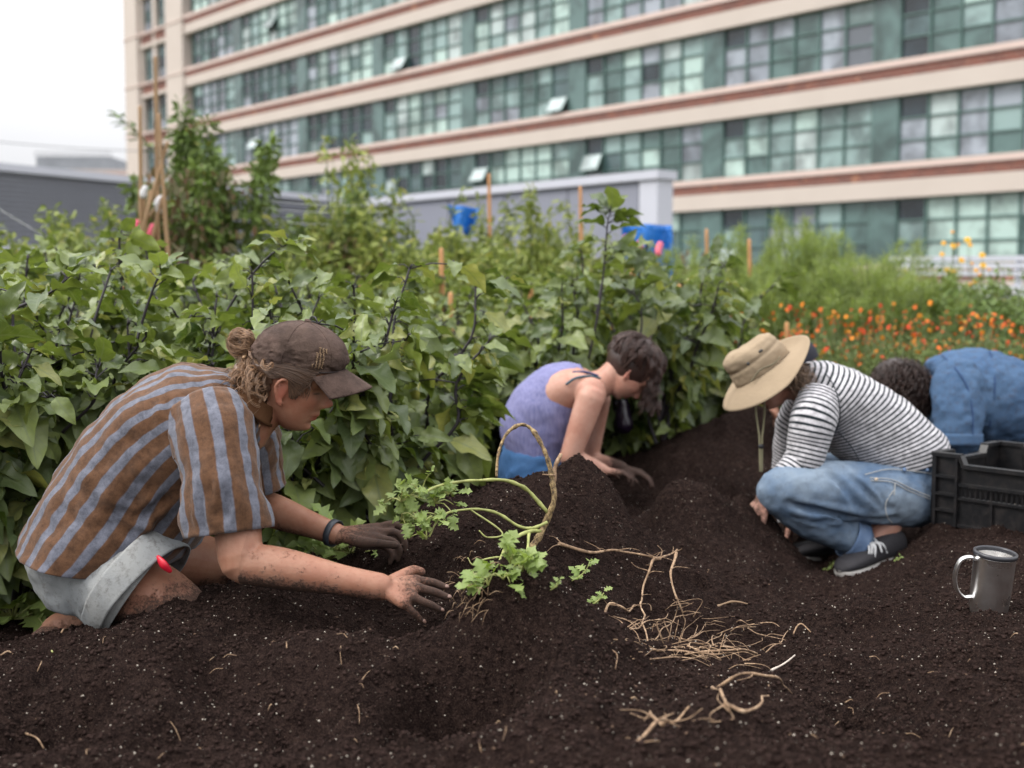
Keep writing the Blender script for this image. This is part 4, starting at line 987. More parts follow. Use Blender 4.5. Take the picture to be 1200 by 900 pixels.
# jeans
M_jean = denim_mat('faded_denim', (.085, .13, .200), (.23, .28, .33), .25, 6)
m_ = MB()
trunk(m_, [((1110,528),(1012,548),3.92,.172),((1112,560),(1014,580),3.92,.182),((1100,600),(1030,606),3.92,.15)], 1.0)
v, f = ellipsoid(W(1068,578,3.84), ((.105,0,0),(0,.10,0),(0,0,.112)), 20, 28); m_.add(v, f)
v, f = ellipsoid(W(1068,578,4.00), ((.105,0,0),(0,.10,0),(0,0,.112)), 20, 28); m_.add(v, f)
limb(m_, [W(1060,582,3.80), W(985,574,3.74), W(935,571,3.71), W(912,574,3.71)], [.100,.088,.076,.068], nseg=32)
limb(m_, [W(913,580,3.71), W(950,606,3.735), W(985,623,3.75), W(1004,634,3.755)], [.064,.068,.058,.058], nseg=32)
limb(m_, [W(1060,580,4.02), W(1000,560,4.10), W(945,556,4.16)], [.098,.084,.068], nseg=30); limb(m_, [W(945,560,4.16), W(985,605,4.10), W(1010,630,4.08)], [.064,.062,.056], nseg=30)
me = cloth_remesh(m_, .0065, .0075, 11, 22, (.85, 0, -.5), 4, 4, .003)
V = vco(me); N = vno(me)
V = crease(V, N, W(925,590,3.64), W(1020,612,3.68), .012, .020); V = crease(V, N, W(1020,612,3.68), W(1050,608,3.70), .012, .014)
for (a, c_) in (((965,545),(1010,600)),((1000,560),(1035,600)),((925,585),(948,598)),((1030,560),(1060,600)),((1050,560),(1080,600)),((930,600),(975,615))):
    V = crease(V, N, W(*a, 3.66), W(*c_, 3.66), .010, .009)
for (a, c_) in (((918,575),(990,583)),((922,582),(965,590)),((1000,560),(1050,612)),((1015,575),(1040,608)),((1060,560),(1092,590)),((1068,555),(1098,575)),((1045,585),(1085,612)),((940,598),(1000,622)),((960,602),(1015,628)),((928,592),(955,612)),((990,608),(1012,640))):
    V = crease(V, N, W(*a, 3.66), W(*c_, 3.66), .0065, .0065)
set_co(me, V); jn = mobj('jeans', me, M_jean, p2)
M_jd = denim_mat('denim_seam', (.09, .14, .24), (.16, .22, .32), 0, 20); M_thread = simple('pale_thread', (.33, .33, .32), .9)
# waistband, belt loops, pocket and side seams lie on the cloth: find the surface towards the camera
def snap(me_v, px, py, lift=.002):
    d = np.array(ray(px, py)); d /= np.linalg.norm(d); o = np.array((0, 0, EYE)); q = me_v - o; t = q@d; r = np.linalg.norm(q - t[:, None]*d, axis=1); k = np.nonzero(r < .008)[0]
    if not len(k): k = np.array([np.argmin(r)])
    i = k[np.argmin(t[k])]; return o + d*(t[i] - lift)
Vj = vco(me)
cf = MB(); Cc = [W(993,629,3.75), W(1008,636,3.755)]; T_, A_, B_ = frames(Cc, (0, 1, 0)); v, f, at = ring_loft(Cc, A_*.066, B_*.060, 40, 5, seam=True); v = v + (fbm(v*20, 2, 3)*.003)[:, None]; cf.add(v, f); cu = cf.obj('turn_up', M_jd, jn); solid(cu, .004)
st = MB()
for path in ([(1014,556),(1040,550),(1070,552),(1098,556)], [(1020,560),(1045,562),(1066,572),(1090,582)], [(1021,563),(1045,565),(1065,575),(1090,585)], [(1047,575),(1038,590),(1040,606),(1046,613)], [(1049,566),(1048,580)]):
    on_seam(st, [snap(Vj, *q) for q in path], .0016)
st.obj('stitching', M_thread, jn)
lp = MB()
for (x, y) in ((1058,541),(1085,541)):
    a, c_ = snap(Vj, x-2, y-8, .006), snap(Vj, x+2, y+10, .006); on_seam(lp, [a, (a+c_)/2 + np.array((0,-.003,0)), c_], .006)
lp.obj('belt_loop', M_jd, jn)
bt = MB(); v, f = ellipsoid(snap(Vj, 1027, 562, .001), ((.006,0,0),(0,.003,0),(0,0,.006)), 8, 12); bt.add(v, f); bt.obj('rivet', simple('brass', (.5, .4, .3), .4, metal=.8), jn)
# shoes
def shoe(heel, toe, parent, wd=.042, laces=True, Yn=-1):
    heel, toe = Vector(heel), Vector(toe); d = (toe - heel); Ls = d.length; d.normalize(); up = Vector((0, 0, 1)); up = (up - d*up.dot(d)).normalized(); sd_ = d.cross(up)
    rows = [(-.02,.5,.040,.055),(.04,.9,.080,.078),(.18,1.0,.085,.085),(.38,.95,.062,.070),(.60,1.08,.045,.052),(.80,1.12,.036,.042),(.95,.85,.026,.030),(1.01,.35,.014,.014)]
    C, A, B = [], [], []
    for (t, wq, h0, h1) in rows: C.append(heel + d*Ls*t + up*(h1*.5+.012)); A.append(sd_*wd*wq); B.append(up*h1*.55)
    v, f, at = ring_loft(C, A, B, 36, 6, .85, close=(True, True)); m = MB(); m.add(v, f); o = m.obj('shoe', simple('black_canvas', (.028, .026, .030), .85, var=.3, scale=80, bump=.001), parent)
    C, A, B = [], [], []
    for (t, wq, h0, h1) in rows: C.append(heel + d*Ls*t + up*.008); A.append(sd_*wd*wq*1.05); B.append(up*.012)
    v, f, at = ring_loft(C, A, B, 36, 6, .6, close=(True, True)); m = MB(); m.add(v, f); m.obj('sole', simple('worn_rubber', (.36, .34, .32), .7, var=.4, scale=40), o)
    if laces:
        m = MB(); rg_ = random.Random(2)
        for i in range(9):
            p = heel + d*Ls*rg_.uniform(.44, .58) + up*(.082 - i*.001) + sd_*Yn*.012; q = p + d*rg_.uniform(-.02, .03) + up*rg_.uniform(-.055, -.01) + sd_*Yn*rg_.uniform(.02, .038); on_seam(m, [p, (p+q)/2 + up*.012 + sd_*Yn*.008, q], .0034)
        for i in range(4):
            p = heel + d*Ls*(.44 + i*.06); on_seam(m, [p + sd_*.030 + up*(.070-i*.007), p + up*(.088-i*.010), p - sd_*.030 + up*(.070-i*.007)], .003)
        m.obj('lace', simple('white_lace', (.62, .62, .62), .8), o)
    return o
hl, to = W(1056,652,3.79), W(984,675,3.66)
s_ = shoe(hl, to, p2)
m = MB(); v, f = ellipsoid(W(1030,640,3.715), ((.016,0,-.005),(0,.006,0),(.003,0,.009)), 8, 14); m.add(v, f); m.obj('yellow_patch', simple('yellow_cloth', (.62, .38, .04), .8), s_)
m = MB(); v, f, at = ring_loft([W(1041,648,3.775), W(1039,636,3.775)], [(.047,0,.012)]*2, [(0,.042,0)]*2, 30, 3, seam=True); m.add(v, f); solid(m.obj('sock', simple('grey_sock', (.22, .23, .25), .95), p2), .003)
shoe(W(985,658,4.12), W(925,655,4.02), p2, laces=False)
# hat
M_tan = simple('tan_canvas', (.30, .23, .155), .9, .15, var=.12, scale=22, bump=.0012)
rows = [(-.098,.042,.098,.052,.080),(-.100,.062,.098,.070,.082),(-.098,.085,.097,.092,.082),(-.093,.112,.096,.118,.080),(-.085,.130,.088,.138,.073),(-.060,.136,.066,.146,.055),(-.03,.137,.03,.144,.028),(-.002,.138,.002,.143,.003)]
C, A, B = cap_rings(fr2, rows); v, f, at = ring_loft(C, A, B, 80, 9, close=(False, True)); cm_ = MB(); cm_.add(v, f, 0, at); me = cm_.mesh('hat'); V = vco(me); N = vno(me)
l = to_local(fr2, V); V = V + N*(.0050*fbm(l*22, 3, 5))[:, None]
V = V - np.outer(np.exp(-((l[:, 2]-.098)/.006)**2)*.004, [1,1,1])*N; set_co(me, V); hat = mobj('sun_hat', me, M_tan, p2); solid(hat, .002)
m = MB(); n, q = 96, 12; V = []
for i in range(n+1):
    a = i/n*2*math.pi
    for j in range(q+1):
        t = j/q; rx, ry = .098 + .080*t, .081 + .080*t
        sn_ = math.sin(a)*(1 if fr2[2][1] < 0 else -1); z = .047 + .005*math.cos(a) - .020*t - .036*t*max(0, sn_)**1.2 + .030*t*t*max(0, -sn_) - .020*t*t*max(0, math.cos(a))**2 + .005*t*math.sin(3*a+1) + .030*t*t*max(0,-math.cos(a))
        V.append(L(fr2, (rx*math.cos(a), ry*math.sin(a), z)))
m.add(V, [(i*(q+1)+j, (i+1)*(q+1)+j, (i+1)*(q+1)+j+1, i*(q+1)+j+1) for i in range(n) for j in range(q)]); solid(m.obj('brim', M_tan, hat), .0025)
sgn = 1 if fr2[2][1] < 0 else -1       # the side of the head towards the camera
m = MB()
for (x, z) in ((.045,.105),(-.012,.112)): v, f = ellipsoid(L(fr2, (x, sgn*.0825, z)), (fr2[1]*.0055, fr2[2]*.002, fr2[3]*.0055), 8, 14); m.add(v, f)
for o_ in (.045, -.012): pass
m2 = MB(); v, f = ellipsoid(L(fr2, (.045, sgn*.082, .105)), (fr2[1]*.0055, fr2[2]*.004, fr2[3]*.0055), 8, 14); m2.add(v, f); m2.obj('eyelet', simple('dark_eyelet', (.02, .02, .02), .5), hat)
m2 = MB(); v, f = ellipsoid(L(fr2, (-.012, sgn*.0815, .112)), (fr2[1]*.0085, fr2[2]*.004, fr2[3]*.005), 8, 14); m2.add(v, f); m2.obj('eyelet', simple('dark_eyelet', (.02, .02, .02), .5), hat)
m = MB(); on_seam(m, [L(fr2, (x, sgn*(.0855 - abs(x)*.12), .060 + .006*math.sin(x*60))) for x in np.linspace(-.05, .07, 9)], .0022); m.obj('hat_band_cord', simple('olive_cord', (.16, .14, .09), .9), hat)
m = MB(); M_cord = simple('olive_cord2', (.22, .20, .12), .9)
kx = W(891, 515, 3.80)
on_seam(m, [W(885,464,3.80), W(886,485,3.80), W(889,505,3.80), W(890,514,3.80), W(891,552,3.80)], .0034); on_seam(m, [W(895,455,3.84), W(896,480,3.83), W(894,505,3.81), W(893,514,3.80), W(893,552,3.80)], .0034); m.obj('chin_cord', M_cord, hat)
m = MB(); v, f = ellipsoid(W(892, 523, 3.797), ((.010,0,0),(0,.008,0),(0,0,.008)), 8, 12); m.add(v, f); m.obj('cord_toggle', simple('black_toggle', (.015, .015, .018), .4), hat)
M_hair2 = hair_mat('light_brown_hair', (.075, .045, .028), (.22, .14, .085)); hm = MB(); rg = random.Random(15); paths = []
for i in range(320):
    a = L(fr2, (-.03 + rg.uniform(-.05, .03), sgn*rg.uniform(.062, .072), .015 + rg.uniform(-.02, .02))); e = np.array(W(rg.gauss(944, 5), rg.gauss(446, 9), 3.84 + rg.gauss(0, .04)))
    paths.append([a, a*.6 + e*.4 + np.array((rg.uniform(-.004, .004), -.012, -.004)), e, e + np.array((rg.uniform(-.01, .03), 0, rg.uniform(-.05, .01)))])
v, f = ellipsoid(L(fr2, (-.035, 0, .01)), (fr2[1]*.062, fr2[2]*.074, fr2[3]*.07), 14, 20); hm.add(v, f, 0, np.tile([.1,0,0], (len(v), 1))); strands(hm, paths, .0016, 4); hm.obj('hair', M_hair2, p2)

# ================================================================== 3: woman in the lilac tank top
Y3 = 4.35
up3 = np.array((.88, .12, .42)); f3 = np.array((.42, -.10, -.90)); hc3 = W(735, 440, Y3)
fr3 = local_frame(hc3, f3, up3); b = MB(); v, f = head_shell(fr3, .97, 80, 110); b.add(v, f)
near3 = 1 if fr3[2][1] < 0 else -1
ear(b, fr3, near3, .97)
limb(b, [L(fr3, (-.03,0,-.03)), W(708, 448, Y3), W(690, 455, Y3)], [.050, .052, .06])
T3 = [((602,530),(655,538),Y3,.14),((592,492),(668,515),Y3,.14),((608,457),(680,490),Y3,.145),((638,432),(695,476),Y3,.165),((668,427),(706,462),Y3,.155),((688,432),(708,456),Y3,.09)]
trunk(b, T3, .95)
v, f = ellipsoid(W(692,462,Y3-.15), ((.055,0,-.01),(0,.05,0),(.01,0,.06)), 16, 22); b.add(v, f)
S, E, Wr = W(692,466,Y3-.17), W(668,536,Y3-.20), W(706,551,Y3-.17)
limb(b, [S, S.lerp(E,.4), E], [.050, .046, .037]); limb(b, [E, E.lerp(Wr,.45), Wr], [.037,.032,.024])
simple_hand(b, Wr, (.9,.1,-.12), (.2,0,-1), 1, .86, .8)
S, E, Wr = W(700,466,Y3+.17), W(690,540,Y3+.22), W(728,548,Y3+.12); arm(b, S, E, Wr); simple_hand(b, Wr, (.8,-.2,-.2), (.2,0,-1), -1, .92, .6)
limb(b, [W(626,560,Y3-.02), W(645,610,Y3-.05), W(660,640,Y3-.1)], [.06,.05,.04])
xk = W(712,555,Y3).x
p3 = finish_body(b, .0055, 'person', fr3, .97, M_skin2, lambda V: np.where((V[:, 0] > xk - .04) & (V[:, 2] < .33), np.clip(.45 + (V[:, 0]-xk)*6, 0, .92), 0))
tag(p3, 'person with dark pinned-up hair bending over in a lilac tank top and blue jeans', 'person')
M_tank = NT('lilac_knit'); P_ = M_tank.coord(); s_ = M_tank.sep(P_); n = M_tank.noise(P_, 40, 4, .7); mpn = M_tank.n('ShaderNodeMapping', Vector=P_, Scale=(150, 150, 18), Rotation=(0, R(25), 0))
n2 = M_tank.noise(mpn.outputs[0], 1.0, 3, .7); M_tank.set(Base_Color=M_tank.mix(M_tank.ramp(n2, [(.35, 0.0), (.65, 1.0)]), (.125, .130, .27), (.22, .215, .38)), Roughness=.9); M_tank.bump(n, .003, .6); M_tank = M_tank.m
sm = MB()
R3 = [((592,528),(660,538),Y3,.158),((586,505),(664,528),Y3,.156),((588,486),(672,515),Y3,.155),((604,456),(681,494),Y3,.150),((634,430),(690,478),Y3,.128),((660,424),(698,468),Y3,.100),((680,426),(704,462),Y3,.085)]
shirt_loft(sm, R3, 80, 12); me = sm.mesh('tank_top'); V = vco(me); N = vno(me); V = fold(V, N, .006, 16, 64, (.45, 0, .9), 4) + N*(.003*fbm(V*30, 2, 9))[:, None]; set_co(me, V)
tt = mobj('tank_top', me, M_tank, p3); solid(tt, .0018)
m = MB(); on_seam(m, [W(664,450,Y3-.16), W(675,443,Y3-.155), W(690,441,Y3-.125), W(703,443,Y3-.09)], .0045); m.obj('bra_strap', simple('teal_strap', (.03, .08, .11), .7), p3)
m = MB(); on_seam(m, [W(672,436,Y3-.11), W(686,436,Y3-.10), W(700,440,Y3-.085)], .0045); m.obj('strap_edge', simple('navy_edge', (.05, .06, .14), .8), tt)
m_ = MB(); trunk(m_, [((590,522),(658,534),Y3,.162),((584,552),(664,556),Y3,.175),((588,600),(660,600),Y3,.16)], 1.0); limb(m_, [W(622,560,Y3-.09), W(648,600,Y3-.1), W(668,640,Y3-.1)], [.10,.09,.07]); limb(m_, [W(622,560,Y3+.09), W(648,600,Y3+.1), W(668,640,Y3+.1)], [.10,.09,.07])
limb(m_, [W(668,640,Y3-.1), W(610,640,Y3-.1), W(570,640,Y3-.1)], [.06,.06,.04])
me = cloth_remesh(m_, .009, .010, 13, 72, (.2, 0, -1), 3, 4, .003); mobj('jeans', me, denim_mat('blue_denim', (.030, .080, .18), (.06, .13, .26), .1, 8), p3)
# hair: swept up and pinned, loose locks falling forward
M_hair3 = hair_mat('dark_brown_hair', (.018, .010, .009), (.085, .045, .035)); hm = MB(); rg = random.Random(25); paths = []
v, f = ellipsoid(L(fr3, (-.034, 0, .040)), (fr3[1]*.104, fr3[2]*.088, fr3[3]*.096), 18, 26); hm.add(v, f, 0, np.tile([.15,0,0], (len(v), 1)))
KN3 = np.array(W(752, 408, Y3))
v, f = ellipsoid(KN3, ((.045,0,.01),(0,.05,0),(-.01,0,.040)), 12, 18); hm.add(v, f, 0, np.tile([.15,0,0], (len(v), 1)))
for i in range(150):
    ph = rg.uniform(0, 6.28); zz = rg.uniform(-.02, .03); a = L(fr3, (-.030+.098*math.cos(ph)*.95, .086*math.sin(ph), zz + (.045 if math.cos(ph) > 0 else 0))); e = KN3 + rg_vec(rg)*.028
    m_c = L(fr3, (-.030, 0, .042)); md = (a + e)/2 - m_c; md = m_c + md/np.linalg.norm(md)*.112; paths.append([a, md + rg_vec(rg)*.004, e, e + rg_vec(rg)*.02])
for i in range(120):
    a = KN3 + rg_vec(rg)*.025; e = np.array(W(rg.gauss(764, 5), rg.uniform(420, 462), Y3 - .02 + rg.gauss(0, .03))); paths.append(curly(a, e, 12, .006, rg, .07, .003))
for i in range(34):
    a = np.array(W(rg.uniform(757, 768), rg.uniform(425, 445), Y3-.03)); e = np.array(W(rg.gauss(758, 6), rg.uniform(460, 488), Y3 - .04)); paths.append(curly(a, e, 12, .008, rg, .06, .0))
strands(hm, locks(paths, rg, 9, .007, .8), .0017, 5); hm.obj('hair', M_hair3, p3)

# ================================================================== 4: person in the denim shirt bending behind the crate
Y4 = 4.95
th4 = R(75); fr4 = local_frame(W(1058, 452, Y4), (-.35, -.05, -.93), (-.90, 0, .40))
b = MB(); v, f = head_shell(fr4, .98, 60, 80); b.add(v, f); limb(b, [L(fr4, (-.02,0,-.03)), W(1085,452,Y4), W(1105,458,Y4)], [.05,.045,.055])
T4 = [((1092,436),(1094,475),Y4,.08),((1112,420),(1112,500),Y4,.18),((1150,417),(1152,515),Y4,.18),((1200,428),(1200,530),Y4,.17),((1250,445),(1240,548),Y4,.17),((1290,470),(1265,570),Y4,.16)]
trunk(b, T4, .88)
arm(b, W(1125,455,Y4-.17), W(1124,520,Y4-.20), W(1112,575,Y4-.24)); simple_hand(b, W(1112,575,Y4-.24), (-.3,-.1,-.9), (-.6,0,-.2), 1, 1, .4)
arm(b, W(1118,455,Y4+.17), W(1112,520,Y4+.20), W(1095,575,Y4+.18)); simple_hand(b, W(1095,575,Y4+.18), (-.3,-.1,-.9), (-.6,0,-.2), -1, 1, .4)
limb(b, [W(1275,540,Y4-.1), W(1245,600,Y4-.1), W(1225,650,Y4-.1)], [.09,.08,.055]); limb(b, [W(1275,540,Y4+.1), W(1245,600,Y4+.1), W(1225,650,Y4+.1)], [.09,.08,.055])
p4 = finish_body(b, .008, 'person', fr4, .98, M_skin, lambda V: np.where(V[:, 2] < .35, .5, 0)); tag(p4, 'person bent double in a blue denim shirt with dark curly hair hanging down', 'person')
M_den4 = denim_mat('denim_shirt_cloth', (.038, .075, .145), (.080, .135, .22), .55, 4)
sm = MB(); R4 = [((1090,424),(1092,482),Y4,.12),((1100,417),(1102,496),Y4,.165),((1120,412),(1118,512),Y4,.20),((1152,410),(1152,524),Y4,.205),((1200,424),(1198,532),Y4,.195),((1250,440),(1240,555),Y4,.195),((1285,462),(1265,575),Y4,.18)]
m_ = MB(); trunk(m_, R4, 1.0); limb(m_, [W(1122,448,Y4-.14), W(1122,480,Y4-.19), W(1121,512,Y4-.21)], [.098,.094,.088], nseg=30); limb(m_, [W(1116,450,Y4+.14), W(1114,480,Y4+.19), W(1110,515,Y4+.2)], [.095,.09,.085], nseg=30)
me = cloth_remesh(m_, .008, .015, 9, 82, (.2, 0, -1), 3, 3, .006); ds = mobj('denim_shirt', me, M_den4, p4)
Vd = vco(me); st = MB()
for path in ([(1104,416),(1120,432),(1134,455),(1140,485),(1140,510)], [(1160,411),(1166,450),(1160,500)]): on_seam(st, [snap(Vd, *q) for q in path], .003)
st.obj('seam', simple('dark_denim_thread', (.02, .05, .13), .9), ds)
cf = MB(); Cc = [W(1121,508,Y4-.21), W(1121,522,Y4-.215)]; T_, A_, B_ = frames(Cc, (0, 1, 0)); v, f, at = ring_loft(Cc, A_*.092, B_*.092, 36, 4, seam=True); cf.add(v, f); solid(cf.obj('rolled_cuff', M_den4, ds), .008)
m_ = MB(); v, f = ellipsoid(W(1275,530,Y4), ((.14,0,.0),(0,.19,0),(.02,0,.15)), 18, 24); m_.add(v, f)
for s_ in (-.1, .1): limb(m_, [W(1275,545,Y4+s_), W(1245,600,Y4+s_), W(1228,650,Y4+s_)], [.12,.10,.075])
me = cloth_remesh(m_, .012, .010, 10, 92, (.2, 0, -1), 3, 3, 0); mobj('trousers', me, denim_mat('navy_denim', (.02, .035, .07), (.035, .06, .11), .2), p4)
M_hair4 = hair_mat('dark_curly_hair', (.010, .006, .005), (.060, .032, .024)); hm = MB(); rg = random.Random(35); paths = []
v, f = ellipsoid(L(fr4, (-.005, 0, .035)), (fr4[1]*.100, fr4[2]*.086, fr4[3]*.098), 18, 24); hm.add(v, f, 0, np.tile([.1,0,0], (len(v), 1)))
HC4 = L(fr4, (-.005, 0, .035))
for i in range(1700):
    d = rg_vec(rg); d /= np.linalg.norm(d); d[1] = -abs(d[1]); d[1] *= 1.0 if rg.random() < .6 else -1; a = HC4 + d*.090; e = a + d*.045 + np.array((.02, -.01, -rg.uniform(.01, .07))); paths.append(curly(a, e, 12, .013, rg, .035, .012))
for i in range(160):
    a = np.array(W(rg.uniform(1040, 1082), rg.uniform(455, 480), Y4 - rg.uniform(0, .09))); e = a + np.array((rg.uniform(.0, .06), -.01, -rg.uniform(.04, .13))); paths.append(curly(a, e, 14, .011, rg, .035, .01))
strands(hm, paths, .0030, 6); hm.obj('hair', M_hair4, p4)

# ================================================================== 5: person mostly hidden behind the hat
Y5 = 5.15
fr5 = local_frame(W(938, 437, Y5), (-.80, -.15, -.58), (-.58, 0, .80))
b = MB(); v, f = head_shell(fr5, 1.05, 60, 80); b.add(v, f); limb(b, [L(fr5, (-.02,0,-.03)), W(965,455,Y5), W(985,470,Y5)], [.055,.06,.08])
T5 = [((1090,520),(1020,560),Y5,.16),((1060,480),(980,530),Y5,.17),((1020,455),(955,500),Y5,.18),((985,448),(955,480),Y5,.12)]; trunk(b, T5, .9)
arm(b, W(965,475,Y5-.18), W(940,510,Y5-.22), W(912,496,Y5-.30)); simple_hand(b, W(912,496,Y5-.30), (-.25,-.1,.9), (-.8,0,-.2), 1, .95, .9)
arm(b, W(965,475,Y5+.18), W(945,530,Y5+.22), W(925,555,Y5+.1)); simple_hand(b, W(925,555,Y5+.1), (-.6,0,-.6), (-.4,0,-.8), -1, .95, .5)
for s_ in (-.1, .1): limb(b, [W(1070,550,Y5+s_), W(1000,565,Y5+s_), W(1000,600,Y5+s_), W(1060,610,Y5+s_)], [.09,.08,.07,.05])
p5 = finish_body(b, .010, 'person', fr5, 1.05, M_skin, None); tag(p5, 'person almost hidden behind the tan hat, wearing a dark navy headscarf', 'person')
m_ = MB(); trunk(m_, T5, 1.08); limb(m_, [W(968,475,Y5-.17), W(942,508,Y5-.22), W(925,502,Y5-.26)], [.075,.06,.05]); me = cloth_remesh(m_, .012, .008, 10, 3, (0,0,1), 3); mobj('jacket', me, simple('navy_cloth', (.018, .022, .04), .9), p5)
m_ = MB(); 
for s_ in (-.1, .1): limb(m_, [W(1070,550,Y5+s_), W(1000,565,Y5+s_), W(1000,600,Y5+s_), W(1060,610,Y5+s_)], [.10,.09,.08,.06])
me = cloth_remesh(m_, .012, .008, 10, 5, (0,0,1), 3); mobj('trousers', me, simple('dark_trousers', (.02, .022, .03), .9), p5)
rows = [(-.105,.020,.100,.045,.088),(-.112,.06,.106,.075,.092),(-.10,.10,.09,.11,.084),(-.06,.135,.05,.138,.05),(-.004,.146,.004,.146,.004)]
C, A, B = cap_rings(fr5, rows); v, f, at = ring_loft(C, A, B, 60, 8, close=(False, True)); m = MB(); m.add(v, f); solid(m.obj('headscarf', simple('dark_navy', (.018, .018, .028), .9, bump=.002), p5), .004)

# ================================================================== crate, mug
ck = NT('black_plastic'); n = ck.noise(ck.coord(), 30, 4, .7); ck.set(Base_Color=ck.mix(ck.ramp(n, [(.45, 0.0), (.75, 1.0)]), (.006, .006, .007), (.024, .02, .019)), Roughness=.42); ck.bump(n, .001, .5); M_black = ck.m
cr0 = W(1094, 613, 3.70); U_ = np.array((.65, -.76, 0)); V_ = np.array((.76, .65, 0)); U_ /= np.linalg.norm(U_); V_ /= np.linalg.norm(V_)
ctop = W(1096, 529, 3.70).z; czb = cr0.z; chh = ctop - czb; O_ = np.array((cr0.x, cr0.y, czb))
crate = empty('crate', tuple(O_)); tag(crate, 'black plastic produce crate standing on the soil beside the squatting person', 'crate'); inv = Matrix.Translation(-Vector(O_))
LU, LV = .60, .40
def cpart(mb, name, par=crate): o = mb.obj(name, M_black, None, False); o.parent = par; o.matrix_parent_inverse = inv if par is crate else Matrix.Identity(4); return o
def side_wall(p0, d, n_, ln, name):
    """a crate side: corner posts, dipped top rim, upper lattice, slot row, lower panel"""
    m = MB(); t = .004
    def bx(a, b_, z0, z1, o0=-t, o1=t): m.box(p0 + d*(a+b_)/2 + n_*(o0+o1)/2 + np.array((0,0,(z0+z1)/2)), ((b_-a)/2, (o1-o0)/2, (z1-z0)/2), (d, n_, Zup))
    H_ = chh; cw = .085; dip = .030
    for a, b_ in ((0, cw), (ln-cw, ln)):
        bx(a, b_, 0, H_-.012); bx(a-.006, b_+.004, H_-.0118, H_, -.012, .014)
        for zz in (.045, .095, .150): bx(a+.002, b_, zz, zz+.008, t+.0005, .016)
        for aa in (a+.004, b_-.010): bx(aa, aa+.008, .002, H_-.014, t+.0006, .0165)
    # sloping shoulders of the rim and the dipped middle
    bx(cw+.012, ln-cw-.012, H_-dip-.012, H_-dip, -.012, .015)
    for a, b_, za, zb_ in ((cw, cw+.014, H_-.006, H_-dip-.006), (ln-cw-.014, ln-cw, H_-dip-.006, H_-.006)):
        q = p0 + d*(a+b_)/2 + np.array((0,0,(za+zb_)/2)); dd = d*(b_-a) + np.array((0,0,zb_-za)); l_ = np.linalg.norm(dd); dd /= l_; m.box(q, (l_/2, .013, .006), (dd, n_, np.cross(dd, n_)))
    bx(cw, ln-cw, .0, .085); bx(cw, ln-cw, .002, .010, t+.0005, .014); bx(cw, ln-cw, .087, .095, -t, .013); bx(cw, ln-cw, .128, .137, -t, .013); bx(cw, ln-cw, .138, H_-dip-.0125, -t*.5, t*.5)
    k = int((ln-2*cw)/.016)
    for i in range(k+1): a = cw + (ln-2*cw-.006)*i/k; bx(a, a+.006, .0955, .1275)
    for i in range(1, 4): a = cw + (ln-2*cw)*i/4; bx(a-.004, a+.004, .011, .0865, t+.0006, .013)
    return cpart(m, name)
side_wall(O_, U_, -V_, LU, 'side_wall'); side_wall(O_ + V_*LV, U_, V_, LU, 'side_wall'); side_wall(O_ + V_*.006, V_, -U_, LV-.012, 'end_wall'); side_wall(O_ + U_*LU + V_*.006, V_, U_, LV-.012, 'end_wall')
m = MB()
for i in range(12): m.box(O_ + U_*(LU*(i+.5)/12) + V_*LV/2 + np.array((0,0,.008)), (.017, LV/2-.008, .003), (U_, V_, Zup))
for i in range(8): m.box(O_ + U_*LU/2 + V_*(LV*(i+.5)/8) + np.array((0,0,.0145)), (LU/2-.008, .008, .003), (U_, V_, Zup))
cpart(m, 'base_grid')
# mug
sk = NT('brushed_steel'); n = sk.noise(sk.coord(), 90, 4, .7); n2 = sk.noise(sk.coord(), 12, 3); sk.set(Base_Color=sk.mix(n, (.80, .78, .76), (.97, .96, .94)), Metallic=1.0, Roughness=sk.math('ADD', sk.math('MULTIPLY', n2, .25), .16)); sk.bump(n, .0008, .5); M_steel = sk.m
mb_ = W(1158, 714, 2.62); mt_ = W(1164, 648, 2.62); ax = np.array(mt_ - mb_); ax[1] = -.012; hgt = np.linalg.norm(ax); ax /= hgt
mug = empty('mug', tuple(mb_)); tag(mug, 'small stainless steel mug with a loop handle pushed into the soil', 'mug'); inv = Matrix.Translation(-mb_)
X_ = np.cross((0, 1, 0), ax); X_ /= np.linalg.norm(X_); Yv_ = np.cross(ax, X_); Bs = np.array(mb_)
def lathe(mb, prof, n=64):
    C = [Bs + ax*z for r, z in prof]; v, f, at = ring_loft(C, [X_*r for r, z in prof], [Yv_*r for r, z in prof], n, 1); mb.add(v, f)
r = .0425
m = MB(); lathe(m, [(.001,-.012),(r*.93,-.012),(r*.96,-.008),(r*.97,.0),(r,.04),(r*1.03,hgt-.012),(r*1.04,hgt-.006),(r*1.05,hgt),(r*.99,hgt),(r*.98,hgt-.006),(r*.93,.01),(.001,.008)])
o = m.obj('body', M_steel); o.parent = mug; o.matrix_parent_inverse = inv
m = MB(); lathe(m, [(r*1.045,hgt-.004),(r*1.10,hgt-.003),(r*1.10,hgt+.005),(r*1.0,hgt+.007),(r*.97,hgt+.002),(r*.97,hgt-.004)]); o = m.obj('rim', simple('dark_rim', (.03, .03, .035), .35)); o.parent = mug; o.matrix_parent_inverse = inv
m = MB(); hd = -X_ if X_[0] > 0 else X_
pts = [Bs + ax*(hgt*.90) + hd*r*.98, Bs + ax*(hgt*.93) + hd*(r+.016), Bs + ax*(hgt*.86) + hd*(r+.034), Bs + ax*(hgt*.62) + hd*(r+.041), Bs + ax*(hgt*.36) + hd*(r+.034), Bs + ax*(hgt*.20) + hd*(r+.016), Bs + ax*(hgt*.20) + hd*r*.95]
v, f, at = tube(pts, [.0042]*7, 12, 6, (0, 1, 0), 1.0); T = v.mean(0); v[:, 1] = T[1] + (v[:, 1]-T[1])*1.9; m.add(v, f); o = m.obj('handle', M_steel); o.parent = mug; o.matrix_parent_inverse = inv
